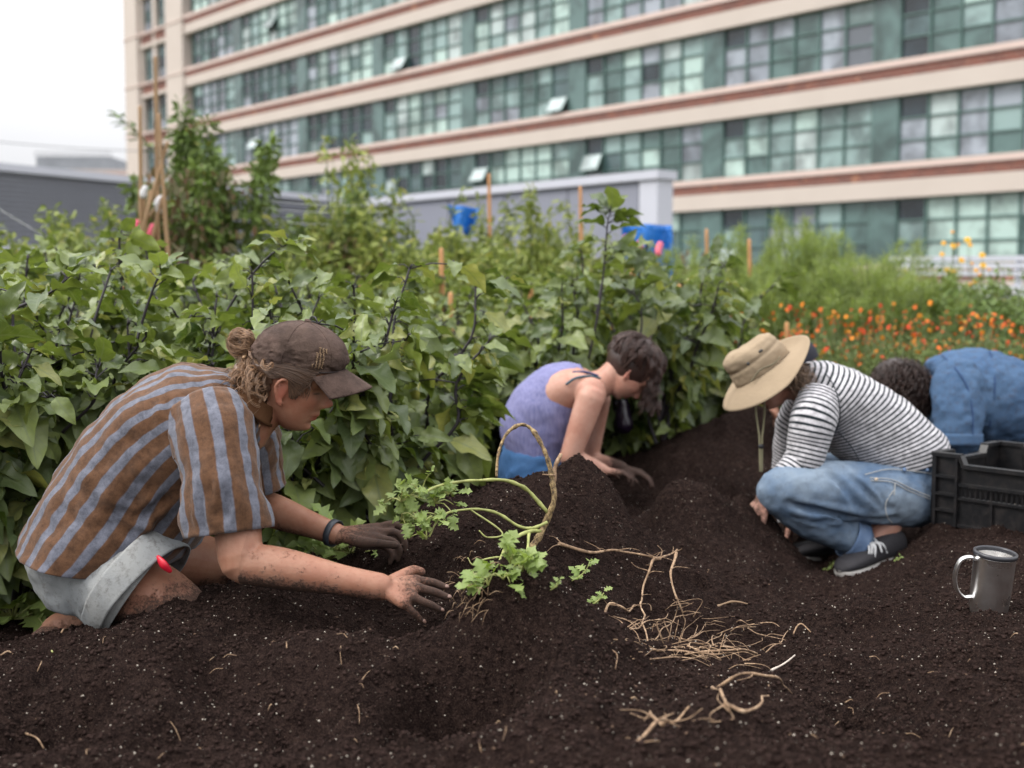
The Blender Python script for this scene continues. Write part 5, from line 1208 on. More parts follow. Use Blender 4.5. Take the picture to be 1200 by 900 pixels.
# ================================================================== foliage
def leaf_mat(name, a, b, yellow=(.30, .27, .04), yf=.07, rough=.42, trans=.22, vein=(.12, .17, .07), spec=.5, objvar=.25):
    k = NT(name); at = k.sep(k.attr('info')); oi = k.n('ShaderNodeObjectInfo').outputs['Random']; P = k.coord(); n = k.noise(P, 30, 4, .6)
    f = k.math('ADD', k.math('MULTIPLY', at[0], .8), k.math('MULTIPLY', k.math('SUBTRACT', n, .5), .7), clamp=True); f = k.math('ADD', f, k.math('MULTIPLY', k.math('SUBTRACT', oi, .5), objvar), clamp=True)
    c = k.mix(f, a, b)
    rr = k.math('FRACT', k.math('MULTIPLY', at[0], 37.7)); ye = k.math('MULTIPLY', k.math('LESS_THAN', rr, yf), k.math('ADD', .35, k.math('MULTIPLY', n, .9)), clamp=True); c = k.mix(ye, c, yellow)
    w = k.math('ABSOLUTE', at[2]); mid = k.math('LESS_THAN', w, .07)
    side = k.math('FRACT', k.math('SUBTRACT', k.math('MULTIPLY', at[1], 5.5), k.math('MULTIPLY', w, 1.6))); sv = k.math('LESS_THAN', k.math('ABSOLUTE', k.math('SUBTRACT', side, .5)), .055)
    c = k.mix(k.math('MULTIPLY', k.math('MAXIMUM', mid, k.math('MULTIPLY', sv, .6)), .55), c, vein)
    geo = k.n('ShaderNodeNewGeometry'); c = k.mix(k.math('MULTIPLY', geo.outputs['Backfacing'], .45), c, (.17, .21, .11))
    k.set(Base_Color=c, Roughness=rough); k.b.inputs['Specular IOR Level'].default_value = spec
    k.bump(k.math('ADD', n, k.math('MULTIPLY', k.math('MAXIMUM', mid, sv), -.5)), .004, .6)
    tr = k.n('ShaderNodeBsdfTranslucent'); k.l(k.mix(.5, c, (.22, .30, .03)), tr.inputs['Color'])
    ms = k.n('ShaderNodeMixShader', i0=trans); k.l(k.b.outputs[0], ms.inputs[1]); k.l(tr.outputs[0], ms.inputs[2]); k.l(ms.outputs[0], k.out.inputs['Surface'])
    return k.m
def leaf_template(rows, fold_=.18, droop=.22, wave=.05):
    """rows: (along, half width). unit leaf along +x, blade normal +z; returns verts, faces, (v, cross)"""
    V, A = [], []
    for i, (t, w) in enumerate(rows):
        z = -droop*t*t
        if w == 0: V.append((t, 0, z)); A.append((t, 0)); continue
        for q in (-1, -.5, 0, .5, 1): V.append((t, q*w, z + abs(q)*w*fold_ + wave*w*math.sin(i*1.15 + q*2) * abs(q))); A.append((t, q))
    F = []; idx = []; c = 0
    for (t, w) in rows: n_ = 1 if w == 0 else 5; idx.append(list(range(c, c+n_))); c += n_
    for a, b in zip(idx[:-1], idx[1:]):
        for j in range(4):
            if len(a) == 1: F.append((a[0], b[j+1], b[j]))
            elif len(b) == 1: F.append((a[j], a[j+1], b[0]))
            else: F.append((a[j], a[j+1], b[j+1], b[j]))
    return np.array(V), F, np.array(A)
EGG = leaf_template([(0,0),(.03,.07),(.09,.16),(.17,.235),(.26,.275),(.35,.272),(.43,.262),(.52,.262),(.62,.235),(.72,.190),(.82,.135),(.91,.075),(.97,.030),(1,0)], .36, .34, .34)
SMALL = (np.array([(0,0,0),(.3,-.2,.03),(.3,.2,.03),(.7,-.17,-.03),(.7,.17,-.03),(1,0,-.16),(.35,0,-.02)]), [(0,1,6),(0,6,2),(6,1,3),(6,4,2),(6,3,5),(6,5,4)], np.array([(0,0),(.3,-1),(.3,1),(.7,-1),(.7,1),(1,0),(.35,0)]))
NEEDLE = (np.array([(0,-.035,0),(0,.035,0),(.55,.03,.03),(.55,-.03,.03),(1,0,-.03)]), [(0,1,2,3),(3,2,4)], np.array([(0,-1),(0,1),(.5,1),(.5,-1),(1,0)]))
def add_leaves(mb, P, D, U, S, rnv, T):
    P, D, U, S, rnv = (np.asarray(x, float) for x in (P, D, U, S, rnv)); V0, F0, A0 = T
    D = D/np.linalg.norm(D, axis=1)[:, None]; Y = np.cross(U, D); Y /= np.linalg.norm(Y, axis=1)[:, None] + 1e-9; Z = np.cross(D, Y)
    V = P[:, None] + S[:, None, None]*(V0[None, :, 0:1]*D[:, None] + V0[None, :, 1:2]*Y[:, None] + V0[None, :, 2:3]*Z[:, None])
    at = np.zeros(V.shape); at[:, :, 0] = rnv[:, None]; at[:, :, 1] = A0[None, :, 0]; at[:, :, 2] = A0[None, :, 1]
    n = len(V0); b = mb.n; mb.v.append(V.reshape(-1, 3)); mb.a.append(at.reshape(-1, 3)); mb.n += len(P)*n
    for i in range(len(P)):
        o = b + i*n
        for f in F0: mb.f.append(tuple(j + o for j in f))
    mb.m.extend([0]*(len(P)*len(F0)))
M_egg = leaf_mat('eggplant_leaf', (.026, .058, .008), (.340, .400, .085), vein=(.17, .20, .10), yellow=(.42, .40, .10), yf=.12, rough=.38, spec=.45, trans=.30)
M_stem_p = simple('purple_black_stem', (.022, .016, .022), .5, var=.4, scale=30)
M_stem_g = simple('green_stem', (.10, .13, .045), .6, var=.3, scale=30)
M_stem_b = simple('dry_stem', (.22, .14, .08), .8, var=.3, scale=30)
M_fruit = simple('eggplant_skin', (.012, .006, .016), .18, .6)
def rdir(rg, zlo=-.3, zhi=.6):
    a = rg.random()*6.283; z = rg.uniform(zlo, zhi); r_ = math.sqrt(max(0, 1-z*z)); return np.array((r_*math.cos(a), r_*math.sin(a), z))
def eggplant(seed, h=.9, nb=7, spread=.33, fruit=False, label=None):
    rg = random.Random(seed); st = MB(); P, D, U, S, Rn = [], [], [], [], []
    def petiole(p, q, r=.0022): v, f, at = tube([p, (p+q)/2 + np.array((0,0,.008)), q], [r, r*.8, r*.7], 5, 1, caps=False); st.add(v, f)
    def lf(p, outward, size, up_bias):
        d = outward*1.0 + rdir(rg, -.2, .2)*.55; d[2] = rg.uniform(-.95, .35) + up_bias; d /= np.linalg.norm(d); q = p + d*size*.30 + np.array((0,0,.01)); petiole(p, q)
        dd = d.copy(); dd[2] -= rg.uniform(.0, .5); u = np.array((0,0,1.0)) + rdir(rg, -1, 1)*.95; P.append(q); D.append(dd); U.append(u); S.append(size); Rn.append(rg.random())
    for b_ in range(nb):
        a = 6.283*b_/nb + rg.uniform(-.4, .4); out = np.array((math.cos(a), math.sin(a), 0)); sp_ = spread*rg.uniform(.35, 1.15); hh = h*rg.uniform(.62, 1.08)
        z0 = rg.uniform(.02, .22); pts = [np.array((0,0,z0)) + rdir(rg)*.01]; nn = 6
        for i in range(1, nn): t = i/(nn-1); pts.append(out*sp_*t**.8 + np.array((rg.uniform(-.04,.04), rg.uniform(-.04,.04), z0 + (hh-z0)*t)))
        Q = cr(np.array(pts), 4); r = np.linspace(.0078, .0030, len(Q)); T_, A_, B_ = frames(Q); v, f, at = ring_loft(Q, A_*r[:, None], B_*r[:, None], 6, 1); st.add(v, f)
        for i in range(3, len(Q)):
            t = i/len(Q)
            for _ in range(3 if rg.random() < .6 else 4):
                o = rdir(rg, -.1, .1)*.8 + out*.7; lf(Q[i], o, rg.choice((.045,.06,.075,.09,.105,.125,.15))*(1.0 if t < .8 else .72), .5*(t > .85))
        for _ in range(3):
            i = rg.randrange(5, len(Q)); o = rdir(rg, 0, .4); q2 = Q[i] + o*rg.uniform(.06, .14); v, f, at = tube([Q[i], (Q[i]+q2)/2 + np.array((0,0,.01)), q2], [.003,.0025,.002], 5, 1, caps=False); st.add(v, f)
            for _ in range(3): lf(q2, rdir(rg, -.2, .3), rg.uniform(.05, .11), .2)
    mb = MB(); add_leaves(mb, P, D, U, S, Rn, EGG)
    root = empty('eggplant_plant', (0,0,0)); st.obj('stem', M_stem_p, root); mb.obj('leaves', M_egg, root)
    if fruit:
        for _ in range(2):
            m = MB(); c = rdir(rg, 0, 0)*rg.uniform(.12, .22) + np.array((0, 0, rg.uniform(.14, .30))); C = [c + np.array((0, 0, z)) for z in (.075,.06,.03,-.01,-.05,-.075,-.085)]; r = [.008,.020,.026,.034,.038,.026,.005]
            v, f, at = ring_loft(C, [(q,0,0) for q in r], [(0,q,0) for q in r], 20, 4, close=(True, True)); m.add(v, f); o = m.obj('fruit', M_fruit, root)
            m = MB(); v, f = ellipsoid(c + np.array((0,0,.074)), ((.020,0,0),(0,.020,0),(0,0,.012)), 8, 12); m.add(v, f); v, f, at = tube([c + np.array((0,0,.08)), c + np.array((.01,0,.13))], [.004,.003], 6, 2); m.add(v, f); m.obj('calyx', M_stem_g, o)
    return root
protos = [eggplant(100+i, rnd.uniform(.82, .98), 7, .33, i in (1, 3)) for i in range(7)]
front = lambda px: float(np.interp(px, [-80,0,120,300,440,470,520,575,600,775,790,900], [2.98,3.02,3.12,3.22,3.35,3.42,3.75,4.15,4.95,5.0,5.55,5.75]))
spots = []
rg = random.Random(77); yy = 2.98
while yy < 7.0:
    x = -3.6
    while x < 1.6:
        X = x + rg.uniform(-.10, .10); Yp = yy + rg.uniform(-.10, .10); px = 600 + 1400*X/Yp
        if -130 < px < 845 and Yp > front(px) + .0 and not (Yp < 5.0 and px > 455): spots.append((X, Yp, px))
        x += .40
    yy += .40
# a few deliberate front plants that fill the places seen between and beside the people
spots += [(-1.30, 3.05, 10), (-1.48, 2.85, -60), (-1.0, 3.12, 120), (-.39, 3.30, 440), (-.62, 3.20, 340), (.62, 5.02, 770), (.22, 4.92, 660), (-.34, 5.0, 505)]
egg_lab = {0: 'tall leafy eggplant plant directly behind the back of the person in the brown cap'}
used_e = set(); objs_e = []
for i, (X, Yp, px) in enumerate(sorted(spots, key=lambda q: q[1])):
    p = protos[i % len(protos)]; o = p if (i % len(protos)) not in used_e else copy_tree(p); used_e.add(i % len(protos))
    s = rg.uniform(.92, 1.08); 
    if px < 60 and Yp < 3.3: s = 1.0
    o.location = (X, Yp, float(Hs(X, Yp)[0]) - .02); o.rotation_euler = (rg.uniform(-.06,.06), rg.uniform(-.06,.06), rg.random()*6.28); hz_ = float(np.interp(px, [-50, 200, 420, 600, 760, 860], [1.0, .98, .90, .92, .98, .86])); o.scale = (s*1.05, s*1.05, s*hz_)
    tag(o, 'leafy eggplant bush with dark purple stems in the dense bed behind the kneeling people', 'eggplant plant', 'eggplant plants in the dense bed behind the people'); objs_e.append(o)

# single long shoots that stand above the bed
def shoot(pts, name, label, n=9, size=(.07,.12), seed=0, cat='plant', mat=None, stem=None, r=.005, T=EGG, up=.2):
    rg = random.Random(seed); root = empty(name, tuple(pts[0])); st = MB(); o0 = np.array(pts[0]); Q = cr(np.array([list(p) for p in pts]) - o0, 6); rr = np.linspace(r, r*.45, len(Q)); T_, A_, B_ = frames(Q); v, f, at = ring_loft(Q, A_*rr[:, None], B_*rr[:, None], 7, 1); st.add(v, f)
    P, D, U, S, Rn = [], [], [], [], []
    for k in range(n):
        i = int(len(Q)*(.45 + .55*k/n)); i = min(i, len(Q)-1); d = rdir(rg, -.4, .5) + T_[i]*.6; q = Q[i] + d*.02; v, f, at = tube([Q[i], (Q[i]+q)/2, q + d*.01], [.002]*3, 5, 1, caps=False); st.add(v, f); P.append(q); D.append(d + np.array((0,0,-.25))); U.append(np.array((0,0,1)) + rdir(rg,-1,1)*.5); S.append(rg.uniform(*size)); Rn.append(rg.random())
    for _ in range(2): P.append(Q[-1]); D.append(T_[-1] + rdir(rg)*.4); U.append(np.array((0,-.5,1))); S.append(size[0]); Rn.append(rg.random())
    st.obj('stem', stem or M_stem_p, root); mb = MB(); add_leaves(mb, P, D, U, S, Rn, T); mb.obj('leaves', mat or M_egg, root); tag(root, label, cat); return root
shoot([W(255,420,3.4),W(262,375,3.4),W(285,335,3.4),W(318,298,3.38),W(345,284,3.36)], 'eggplant_shoot', 'long dark purple shoot rising above the bed just left of the cap', 12, (.06,.11), 1)
shoot([W(8,365,3.0),W(40,352,3.0),W(66,338,3.0),W(84,318,3.0)], 'eggplant_shoot', 'dark branch with large pale leaves reaching in from the left edge', 10, (.08,.13), 2)
shoot([W(160,400,3.3),W(172,360,3.3),W(183,330,3.3),W(190,318,3.3)], 'eggplant_shoot', 'upright shoot with one big dark leaf in front of the bamboo stakes', 6, (.08,.12), 3)
shoot([W(690,420,4.6),W(702,360,4.6),W(708,310,4.6),W(712,262,4.6),W(716,246,4.6)], 'eggplant_shoot', 'tall thin shoot standing above the bed at the centre near the grey bulkhead', 16, (.09,.15), 4)
shoot([W(745,420,4.7),W(752,380,4.7),W(748,352,4.7),W(735,338,4.7)], 'eggplant_shoot', 'drooping shoot right above the dark pinned-up hair', 10, (.09,.14), 5)
shoot([W(62,520,2.95),W(75,505,2.93),W(110,470,2.9),W(112,440,2.92),W(118,425,2.95)], 'eggplant_shoot', 'dark twig with pale yellowing leaves just behind the striped back', 9, (.07,.12), 6)
shoot([W(380,570,3.05),W(350,545,3.05),W(325,535,3.05),W(300,510,3.1)], 'eggplant_shoot', 'low drooping twig with yellowing leaves below the chin of the person in the cap', 10, (.06,.09), 7)

# ------------------------------------------------------------------ loose bushes
M_tom = leaf_mat('tomato_leaf', (.10, .15, .018), (.42, .45, .085), yf=.12, yellow=(.34, .30, .05), rough=.55, trans=.3)
M_dkg = leaf_mat('dark_leaf', (.055, .110, .016), (.21, .30, .050), yf=.03, rough=.5, trans=.2)
M_fea = leaf_mat('feathery_leaf', (.24, .33, .07), (.50, .58, .17), yf=.10, yellow=(.30, .30, .08), rough=.7, trans=.4)
M_dry = leaf_mat('withered_leaf', (.085, .045, .026), (.26, .15, .09), yf=.0, rough=.9, trans=.1, vein=(.1,.06,.04))
M_mar = leaf_mat('marigold_leaf', (.070, .110, .020), (.20, .25, .06), yf=.04, rough=.6, trans=.2)
def bush(name, seed, h, w, n, size, mat, nshoot=16, T=SMALL, stem=M_stem_g, zmin=.1, needle=False, top_thin=1.0, label=None, cat='bush', shape=1.0):
    rg = np.random.RandomState(seed); root = empty(name, (0,0,0)); st = MB(); P, D, U, S, Rn = [], [], [], [], []
    per = n // nshoot
    for i in range(nshoot):
        a = rg.rand()*6.283; r_ = w*math.sqrt(rg.rand()); hh = h*(.72 + .28*rg.rand()) * (1 - .22*(r_/w)**2); out = np.array((math.cos(a), math.sin(a), 0))
        pts = [np.array((0,0,0)) + out*r_*.15, out*r_*.5 + np.array((0,0,hh*.35)), out*r_*.9 + np.array((rg.uniform(-.05,.05), rg.uniform(-.05,.05), hh*.72)), out*r_*(1+.12*rg.rand()) + np.array((rg.uniform(-.06,.06), rg.uniform(-.06,.06), hh))]
        Q = cr(np.array(pts), 6); rr = np.linspace(.009, .002, len(Q))*(h/1.4)**.5; T_, A_, B_ = frames(Q); v, f, at = ring_loft(Q, A_*rr[:, None], B_*rr[:, None], 5, 1); st.add(v, f)
        t = (zmin + (1-zmin)*rg.rand(per)**.75)*(len(Q)-1.001); k = t.astype(int); fr_ = (t-k)[:, None]; base = Q[k]*(1-fr_) + Q[k+1]*fr_
        tt = t/(len(Q)-1); rad = (w*.34*shape*(1 - .72*tt**1.5*top_thin))
        dv = rg.randn(per, 3); dv /= np.linalg.norm(dv, axis=1)[:, None]; off = dv*(rad*rg.rand(per)**.6)[:, None]; off[:, 2] *= .6
        if needle: off *= .55
        P.append(base + off); d = dv*.8 + rg.randn(per, 3)*.4; d[:, 2] += (.55 if needle else -.15); D.append(d); u = rg.randn(per, 3)*.45; u[:, 2] += 1; U.append(u); S.append(size*(.55 + .8*rg.rand(per))*(1-.3*tt)); Rn.append(np.clip(.25 + .5*rg.rand(per) + .15*math.sin(i), 0, 1))
    mb = MB(); add_leaves(mb, np.concatenate(P), np.concatenate(D), np.concatenate(U), np.concatenate(S), np.concatenate(Rn), T)
    st.obj('stem', stem, root); mb.obj('leaves', mat, root); 
    if label: tag(root, label, cat)
    return root
def place(o, px, Y, rz=0, s=1.0, sz=None, z=None):
    X = (px-600)/1400*Y; o.location = (X, Y, .08 if z is None else z); o.rotation_euler = (0,0,rz); o.scale = (s, s, sz or s)
def top_h(py, Y): return W(600, py, Y).z - .08
def scatter_bushes(name, protos, lst, label, cat, group):
    used = set(); rg = random.Random(hash(name) % 97 if False else len(lst)*3+1)
    for i, it in enumerate(lst):
        px, ty, Y, wf = it[:4]; k = i % len(protos); o = protos[k][0] if k not in used else copy_tree(protos[k][0]); used.add(k)
        hh = top_h(ty, Y)*1.10/protos[k][1]; place(o, px, Y, rg.random()*6.28, wf, hh); lb = it[4] if len(it) > 4 else label
        tag(o, lb, cat, group)
tp = [(bush('tomato_plant', 200+i, 1.45, .46, 2600, .075, M_tom, 15), 1.45) for i in range(4)]
scatter_bushes('tomato_plant', tp, [(px, ty, Y, wf) for (px, ty, Y, wf) in
  [(480,330,6.6,1),(540,325,6.7,1),(330,262,8.2,1),(300,300,7.4,1.1),(375,245,8.6,1),(430,238,8.2,1),(470,262,7.8,1.1),(505,252,8.6,1),(545,262,8.0,1.1),(590,238,8.8,1),(625,240,8.2,1),(660,258,8.4,1),(690,272,8.0,1.0),(395,295,7.4,1.1),(520,300,7.3,1.1),(620,292,7.4,1.1),(690,300,7.3,1),(455,300,7.3,1),(340,300,9.6,1.2),(250,280,9.5,1.2),(570,270,9.6,1.2),(650,275,9.8,1.2),(790,300,8.6,1),(440,280,9.8,1.2)]],
  'yellowish green tomato plant in the blurred rows behind the eggplant bed', 'tomato plant', 'tomato plants in the rows behind the eggplants')
lb = [(bush('pepper_bush', 230+i, 1.35, .46, 2200, .07, M_tom, 14), 1.35) for i in range(2)]
scatter_bushes('pepper_bush', lb, [(35,240,6.6,1.15,'pale leafy bush standing against the louvred screen at the far left'),(98,236,6.8,1.1,'pale leafy bush in front of the louvred screen, right of its twin'),(-15,262,6.7,1.1,'bush cut by the left edge below the louvred screen'),(135,268,6.8,.9,'small pale bush just left of the bamboo stakes'),(60,300,8.4,1.2,'low bush behind the two pale bushes by the louvred screen')], 'x', 'bush', 'pale bushes before the louvred screen')
# withered clumps in the left rows
dry = [(bush('withered_plant', 250+i, 1.0, .20, 420, .06, M_dry, 8, stem=M_stem_b), 1.0) for i in range(2)]
scatter_bushes('withered_plant', dry, [(115,300,6.9,1,'brown withered plant left of the bamboo stakes'),(150,305,6.8,.9,'brown withered plant at the foot of the bamboo stakes'),(812,285,8.6,.8,'brown withered plant between the blue tarpaulin and the feathery bushes'),(55,320,6.8,1,'brown withered plant under the bushes at the far left')], 'x', 'withered plant', 'withered plants')
# tall tomato on stakes
def tall_plant(px, Y, ty, label, wd, n, seed, dryfrac=True, name='staked_tomato_plant'):
    h = top_h(ty, Y); o = bush(name, seed, h, wd, n, .095, M_dkg if dryfrac else M_tom, 16, zmin=.42, label=label, cat='tomato plant', shape=1.2); place(o, px, Y)
    if dryfrac:
        rg = np.random.RandomState(seed); k = 420; mb = MB(); z = rg.uniform(.40*h, .74*h, k); a = -1.57 + rg.randn(k)*.7; r_ = wd*(.35 + .75*rg.rand(k)**.6); P = np.stack([r_*np.cos(a)*.8, r_*np.sin(a), z], 1); d = rg.randn(k, 3)*.35; d[:, 2] -= 1; u = rg.randn(k, 3); add_leaves(mb, P, d, u, .03 + .06*rg.rand(k), rg.rand(k), SMALL); mb.obj('withered_leaves', M_dry, o)
    return o
tall_plant(238, 7.9, 96, 'tall dark green staked plant with brown withered lower leaves before the building', .48, 5200, 301)
tall_plant(405, 8.6, 130, 'tall thin staked plant with ragged top left of the grey bulkhead', .30, 1300, 302, False)
tall_plant(412, 8.5, 208, 'bushy staked plant with reddish brown patches left of the grey bulkhead', .44, 2600, 303, True)
shoot([W(212,225,7.8),W(190,190,7.8),W(165,160,7.8),W(138,135,7.8)], 'tomato_shoot', 'wiry shoot with small dark leaves against the sky at the upper left', 34, (.05,.085), 9, 'plant', M_dkg, M_stem_g, .006, SMALL)
shoot([W(480,300,7.6),W(485,260,7.6),W(470,232,7.6)], 'tomato_shoot', 'thin pale shoot in front of the left part of the grey bulkhead', 18, (.05,.08), 10, 'plant', M_tom, M_stem_g, .006, SMALL)
shoot([W(530,300,7.6),W(528,255,7.6),W(540,225,7.6)], 'tomato_shoot', 'thin pale shoot beside the torn blue tarpaulin', 18, (.05,.08), 11, 'plant', M_tom, M_stem_g, .006, SMALL)
shoot([W(572,300,7.6),W(585,262,7.6),W(615,232,7.6)], 'tomato_shoot', 'thin pale shoot leaning across the middle of the grey bulkhead', 18, (.05,.08), 12, 'plant', M_tom, M_stem_g, .006, SMALL)
# feathery asparagus
fp = [(bush('asparagus_fern', 320+i, 1.5, .44, 9000, .10, M_fea, 22, T=NEEDLE, needle=True, zmin=.12), 1.5) for i in range(4)]
scatter_bushes('asparagus_fern', fp, [(805,300,8.2,.9),(835,285,8.8,1),(868,300,8.0,1),(900,275,8.8,1),(935,262,8.6,1),(960,282,8.2,1),(1000,282,8.8,.9),(1040,292,8.4,1),(1020,310,7.9,1),(985,320,7.8,1),(920,318,7.9,1),(850,325,7.8,1),(1080,322,8.4,1),(1120,340,8.6,1),(960,300,9.6,1.2),(870,300,9.6,1.2),(1060,335,7.9,1)],
  'feathery pale green fern bush in the row below the building windows', 'fern bush', 'feathery fern bushes at the right')
dp = [(bush('leafy_bush', 340+i, 1.2, .40, 1500, .06, M_dkg, 16), 1.2) for i in range(3)]
scatter_bushes('leafy_bush', dp, [(1090,330,8.0,1),(1130,318,8.2,1),(1170,318,8.0,1.1),(1210,318,8.2,1.1),(1150,345,7.6,1.1),(1195,345,7.6,1.1),(1100,360,7.6,1),(1240,330,7.8,1.1),(1185,325,9.4,1.3),(1120,330,9.2,1.3)],
  'dark green leafy bush under the slatted fence at the right', 'bush', 'dark leafy bushes below the slatted fence')
# marigolds
def marigold(seed, h=.62, w=.30, nf=9):
    root = bush('marigold_plant', seed, h, w, 900, .038, M_mar, 14, T=SMALL); rg = random.Random(seed)
    M1 = M_or[seed % 3]
    for i in range(nf):
        a = rg.random()*6.28; r_ = w*1.05*math.sqrt(rg.random()); z = h*rg.uniform(.72, 1.10); c = np.array((r_*math.cos(a), r_*math.sin(a), z)); m = MB()
        n_ = rdir(rg, .3, 1); n_ = n_ + np.array((0, -.5, 0)); n_ /= np.linalg.norm(n_); e = np.cross(n_, (1,0,0)); e /= np.linalg.norm(e); g_ = np.cross(n_, e); s = rg.uniform(.008, .016)
        for ring, (q, hh, kk) in enumerate(((1.0, 0, 9), (.62, .28, 7), (.3, .45, 5))):
            for j in range(kk):
                an = 6.283*j/kk + ring*.4; d = e*math.cos(an) + g_*math.sin(an); pt = e*-math.sin(an) + g_*math.cos(an); m.add([c + n_*s*hh, c + d*s*q*.7 + pt*s*.32*q + n_*s*(hh+.12), c + d*s*q + n_*s*hh, c + d*s*q*.7 - pt*s*.32*q + n_*s*(hh+.12)], [(0,1,2,3)])
        v, f, at = tube([c - n_*.002, c*np.array((.8,.8,.75))], [.0016,.0016], 4, 1, caps=False); m.add(v, f, 1)
        m.obj('flower', [M_or[rg.randrange(3)], M_stem_g], root, False)
    return root
M_or = [simple('orange_petal', (.72, .16, .012), .6, var=.15), simple('deep_orange_petal', (.60, .075, .012), .6, var=.2), simple('amber_petal', (.80, .30, .02), .6, var=.15)]
mp_ = [(marigold(360+i, .62, .30, 20), .62) for i in range(5)]
lst = []; rg = random.Random(5)
for i in range(26):
    px = 905 + (i % 13)*25 + rg.uniform(-9, 9); row = i // 13; Y = 6.3 + row*.75 + rg.uniform(-.15, .15); ty = float(np.interp(px, [900,950,1060,1200], [402,390,396,404])) - row*9 + rg.uniform(-8, 12); lst.append((px, ty, Y, 1.0))
scatter_bushes('marigold_plant', mp_, lst, 'orange flowering marigold plant in the patch behind the people at the right', 'marigold', 'marigolds in the orange patch at the right')
# yellow daisies above the slatted fence
def daisy(px, py, Y, i):
    c = W(px, py, Y); root = empty('yellow_flower', (c.x, c.y, .2)); m = MB(); z = c.z - .2; v, f, at = tube([(0,0,0),(.02,0,z*.5),(0,0,z)], [.004,.003,.002], 5, 3, caps=False); m.add(v, f); m.obj('stem', M_stem_g, root)
    m = MB(); n_ = np.array((.2*math.sin(i), -.8, .5)); n_ /= np.linalg.norm(n_); e = np.cross(n_, (1,0,0)); e /= np.linalg.norm(e); g_ = np.cross(n_, e); s = .020 + .007*math.sin(i*2.1); C = np.array((0,0,z))
    for j in range(12):
        an = 6.283*j/12; d = e*math.cos(an) + g_*math.sin(an); pt = e*-math.sin(an) + g_*math.cos(an); m.add([C, C + d*s*.6 + pt*s*.26, C + d*s, C + d*s*.6 - pt*s*.26], [(0,1,2,3)])
    m.obj('petals', M_yel, root, False); m = MB(); v, f = ellipsoid(C + n_*.004, (e*.010, g_*.010, n_*.006), 6, 10); m.add(v, f); m.obj('flower_centre', M_or[2], root)
    return tag(root, 'yellow daisy on a thin stalk rising against the slatted fence at the right', 'flower', 'yellow daisies by the slatted fence')
M_yel = simple('yellow_petal', (.80, .50, .02), .6, var=.1)
for i, (px, py) in enumerate([(1104,298),(1117,288),(1123,287),(1137,287),(1134,281),(1116,272),(1106,285),(1127,305),(1139,309),(1144,317),(1152,311),(1148,322),(1118,318),(1110,317),(1159,316),(1061,318),(1151,299),(1137,333),(1143,330)]): daisy(px, py, 8.3 + .05*(i % 4), i)
# ground cover under the rows
rgn = np.random.RandomState(9); n = 16000; Y_ = rgn.uniform(4.9, 13.0, n); X_c = (rgn.rand(n)*2-1)*(Y_*.50+.3); sel = (Y_ > 5.6) | (X_c < 0); X_c, Y_ = X_c[sel], Y_[sel]; n = len(Y_)
Zc = H(X_c, Y_)*0 + .08 + .42*rgn.rand(n)*np.clip((Y_-4.9)/1.5, .2, 1); d = rgn.randn(n, 3)*.7; d[:, 2] += .4; u = rgn.randn(n, 3)*.5; u[:, 2] += 1; mb = MB(); add_leaves(mb, np.stack([X_c, Y_, Zc], 1), d, u, .05 + .07*rgn.rand(n), rgn.rand(n), SMALL)
tag(mb.obj('undergrowth', M_tom), 'low green undergrowth between the rows of plants', 'undergrowth', kind='stuff')

# ------------------------------------------------------------------ stakes
M_bam = simple('bamboo', (.30, .185, .095), .6, var=.35, scale=8, bump=.002); M_wood = simple('orange_wood', (.48, .24, .10), .7, var=.25, scale=12)
def stake(a, b, r, label, mat=M_bam, name='bamboo_stake', nodes=True, cat='stake', group=None):
    a, b = np.array(a), np.array(b); Lh = np.linalg.norm(b-a); k = max(3, int(Lh/.22)); P = [a + (b-a)*t for t in np.linspace(0, 1, k*3+1)]; rr = [r*(1.22 if (nodes and i % 3 == 0) else 1.0)*(1 - .25*i/(k*3)) for i in range(k*3+1)]
    m = MB(); v, f, at = tube(P, rr, 9, 1); m.add(v, f); return tag(m.obj(name, mat), label, cat, group)
Yb = 7.3
for a, b, r, lb_ in (((186,330),(182,68),.020,'tallest bamboo stake, rising against the brick building'), ((200,345),(186,75+60),.018,'bamboo stake leaning beside the tallest one'), ((166,330),(164,126),.020,'bamboo stake at the sky edge of the building'), ((150,330),(196,168),.018,'bamboo stake slanting up to the right through the bundle'),
    ((160,340),(176,225),.017,'short bamboo stake left in the bundle'), ((176,345),(168,222),.017,'short upright bamboo stake in the bundle'), ((148,290),(188,236),.016,'low slanting bamboo stake in the bundle'), ((163,345),(190,232),.018,'thick slanting bamboo stake in the bundle'), ((202,340),(190,235),.016,'short bamboo stake right in the bundle')):
    ya = Yb + rnd.uniform(-.12, .12); stake(W(*a, ya), W(*b, ya), r*.68, lb_)
def wrap(px, py, Y, r, h, name, c, label, cat):
    m = MB(); cc = np.array(W(px, py, Y)); v, f, at = tube([cc + np.array((0,0,-h/2)), cc, cc + np.array((.01,0,h/2))], [r*.9, r, r*.85], 14, 3); v = v + fbm(v*30, 2, 3)[:, None]*.006; m.add(v, f); return tag(m.obj(name, simple(name, c, .7)), label, cat)
wrap(187, 240, Yb-.02, .032, .06, 'white_tie', (.60, .60, .62), 'white tie binding the tops of the bamboo bundle', 'tie')
wrap(159, 275, Yb-.02, .020, .15, 'pink_tape', (.75, .12, .20), 'pink tape round the left legs of the bamboo bundle', 'tape')
wrap(176, 277, Yb-.02, .018, .12, 'pink_tape', (.75, .12, .20), 'pink tape round the right legs of the bamboo bundle', 'tape')
wrap(168, 225, Yb-.02, .024, .04, 'white_tie', (.55, .55, .56), 'small white tie round the upright stakes', 'tie')
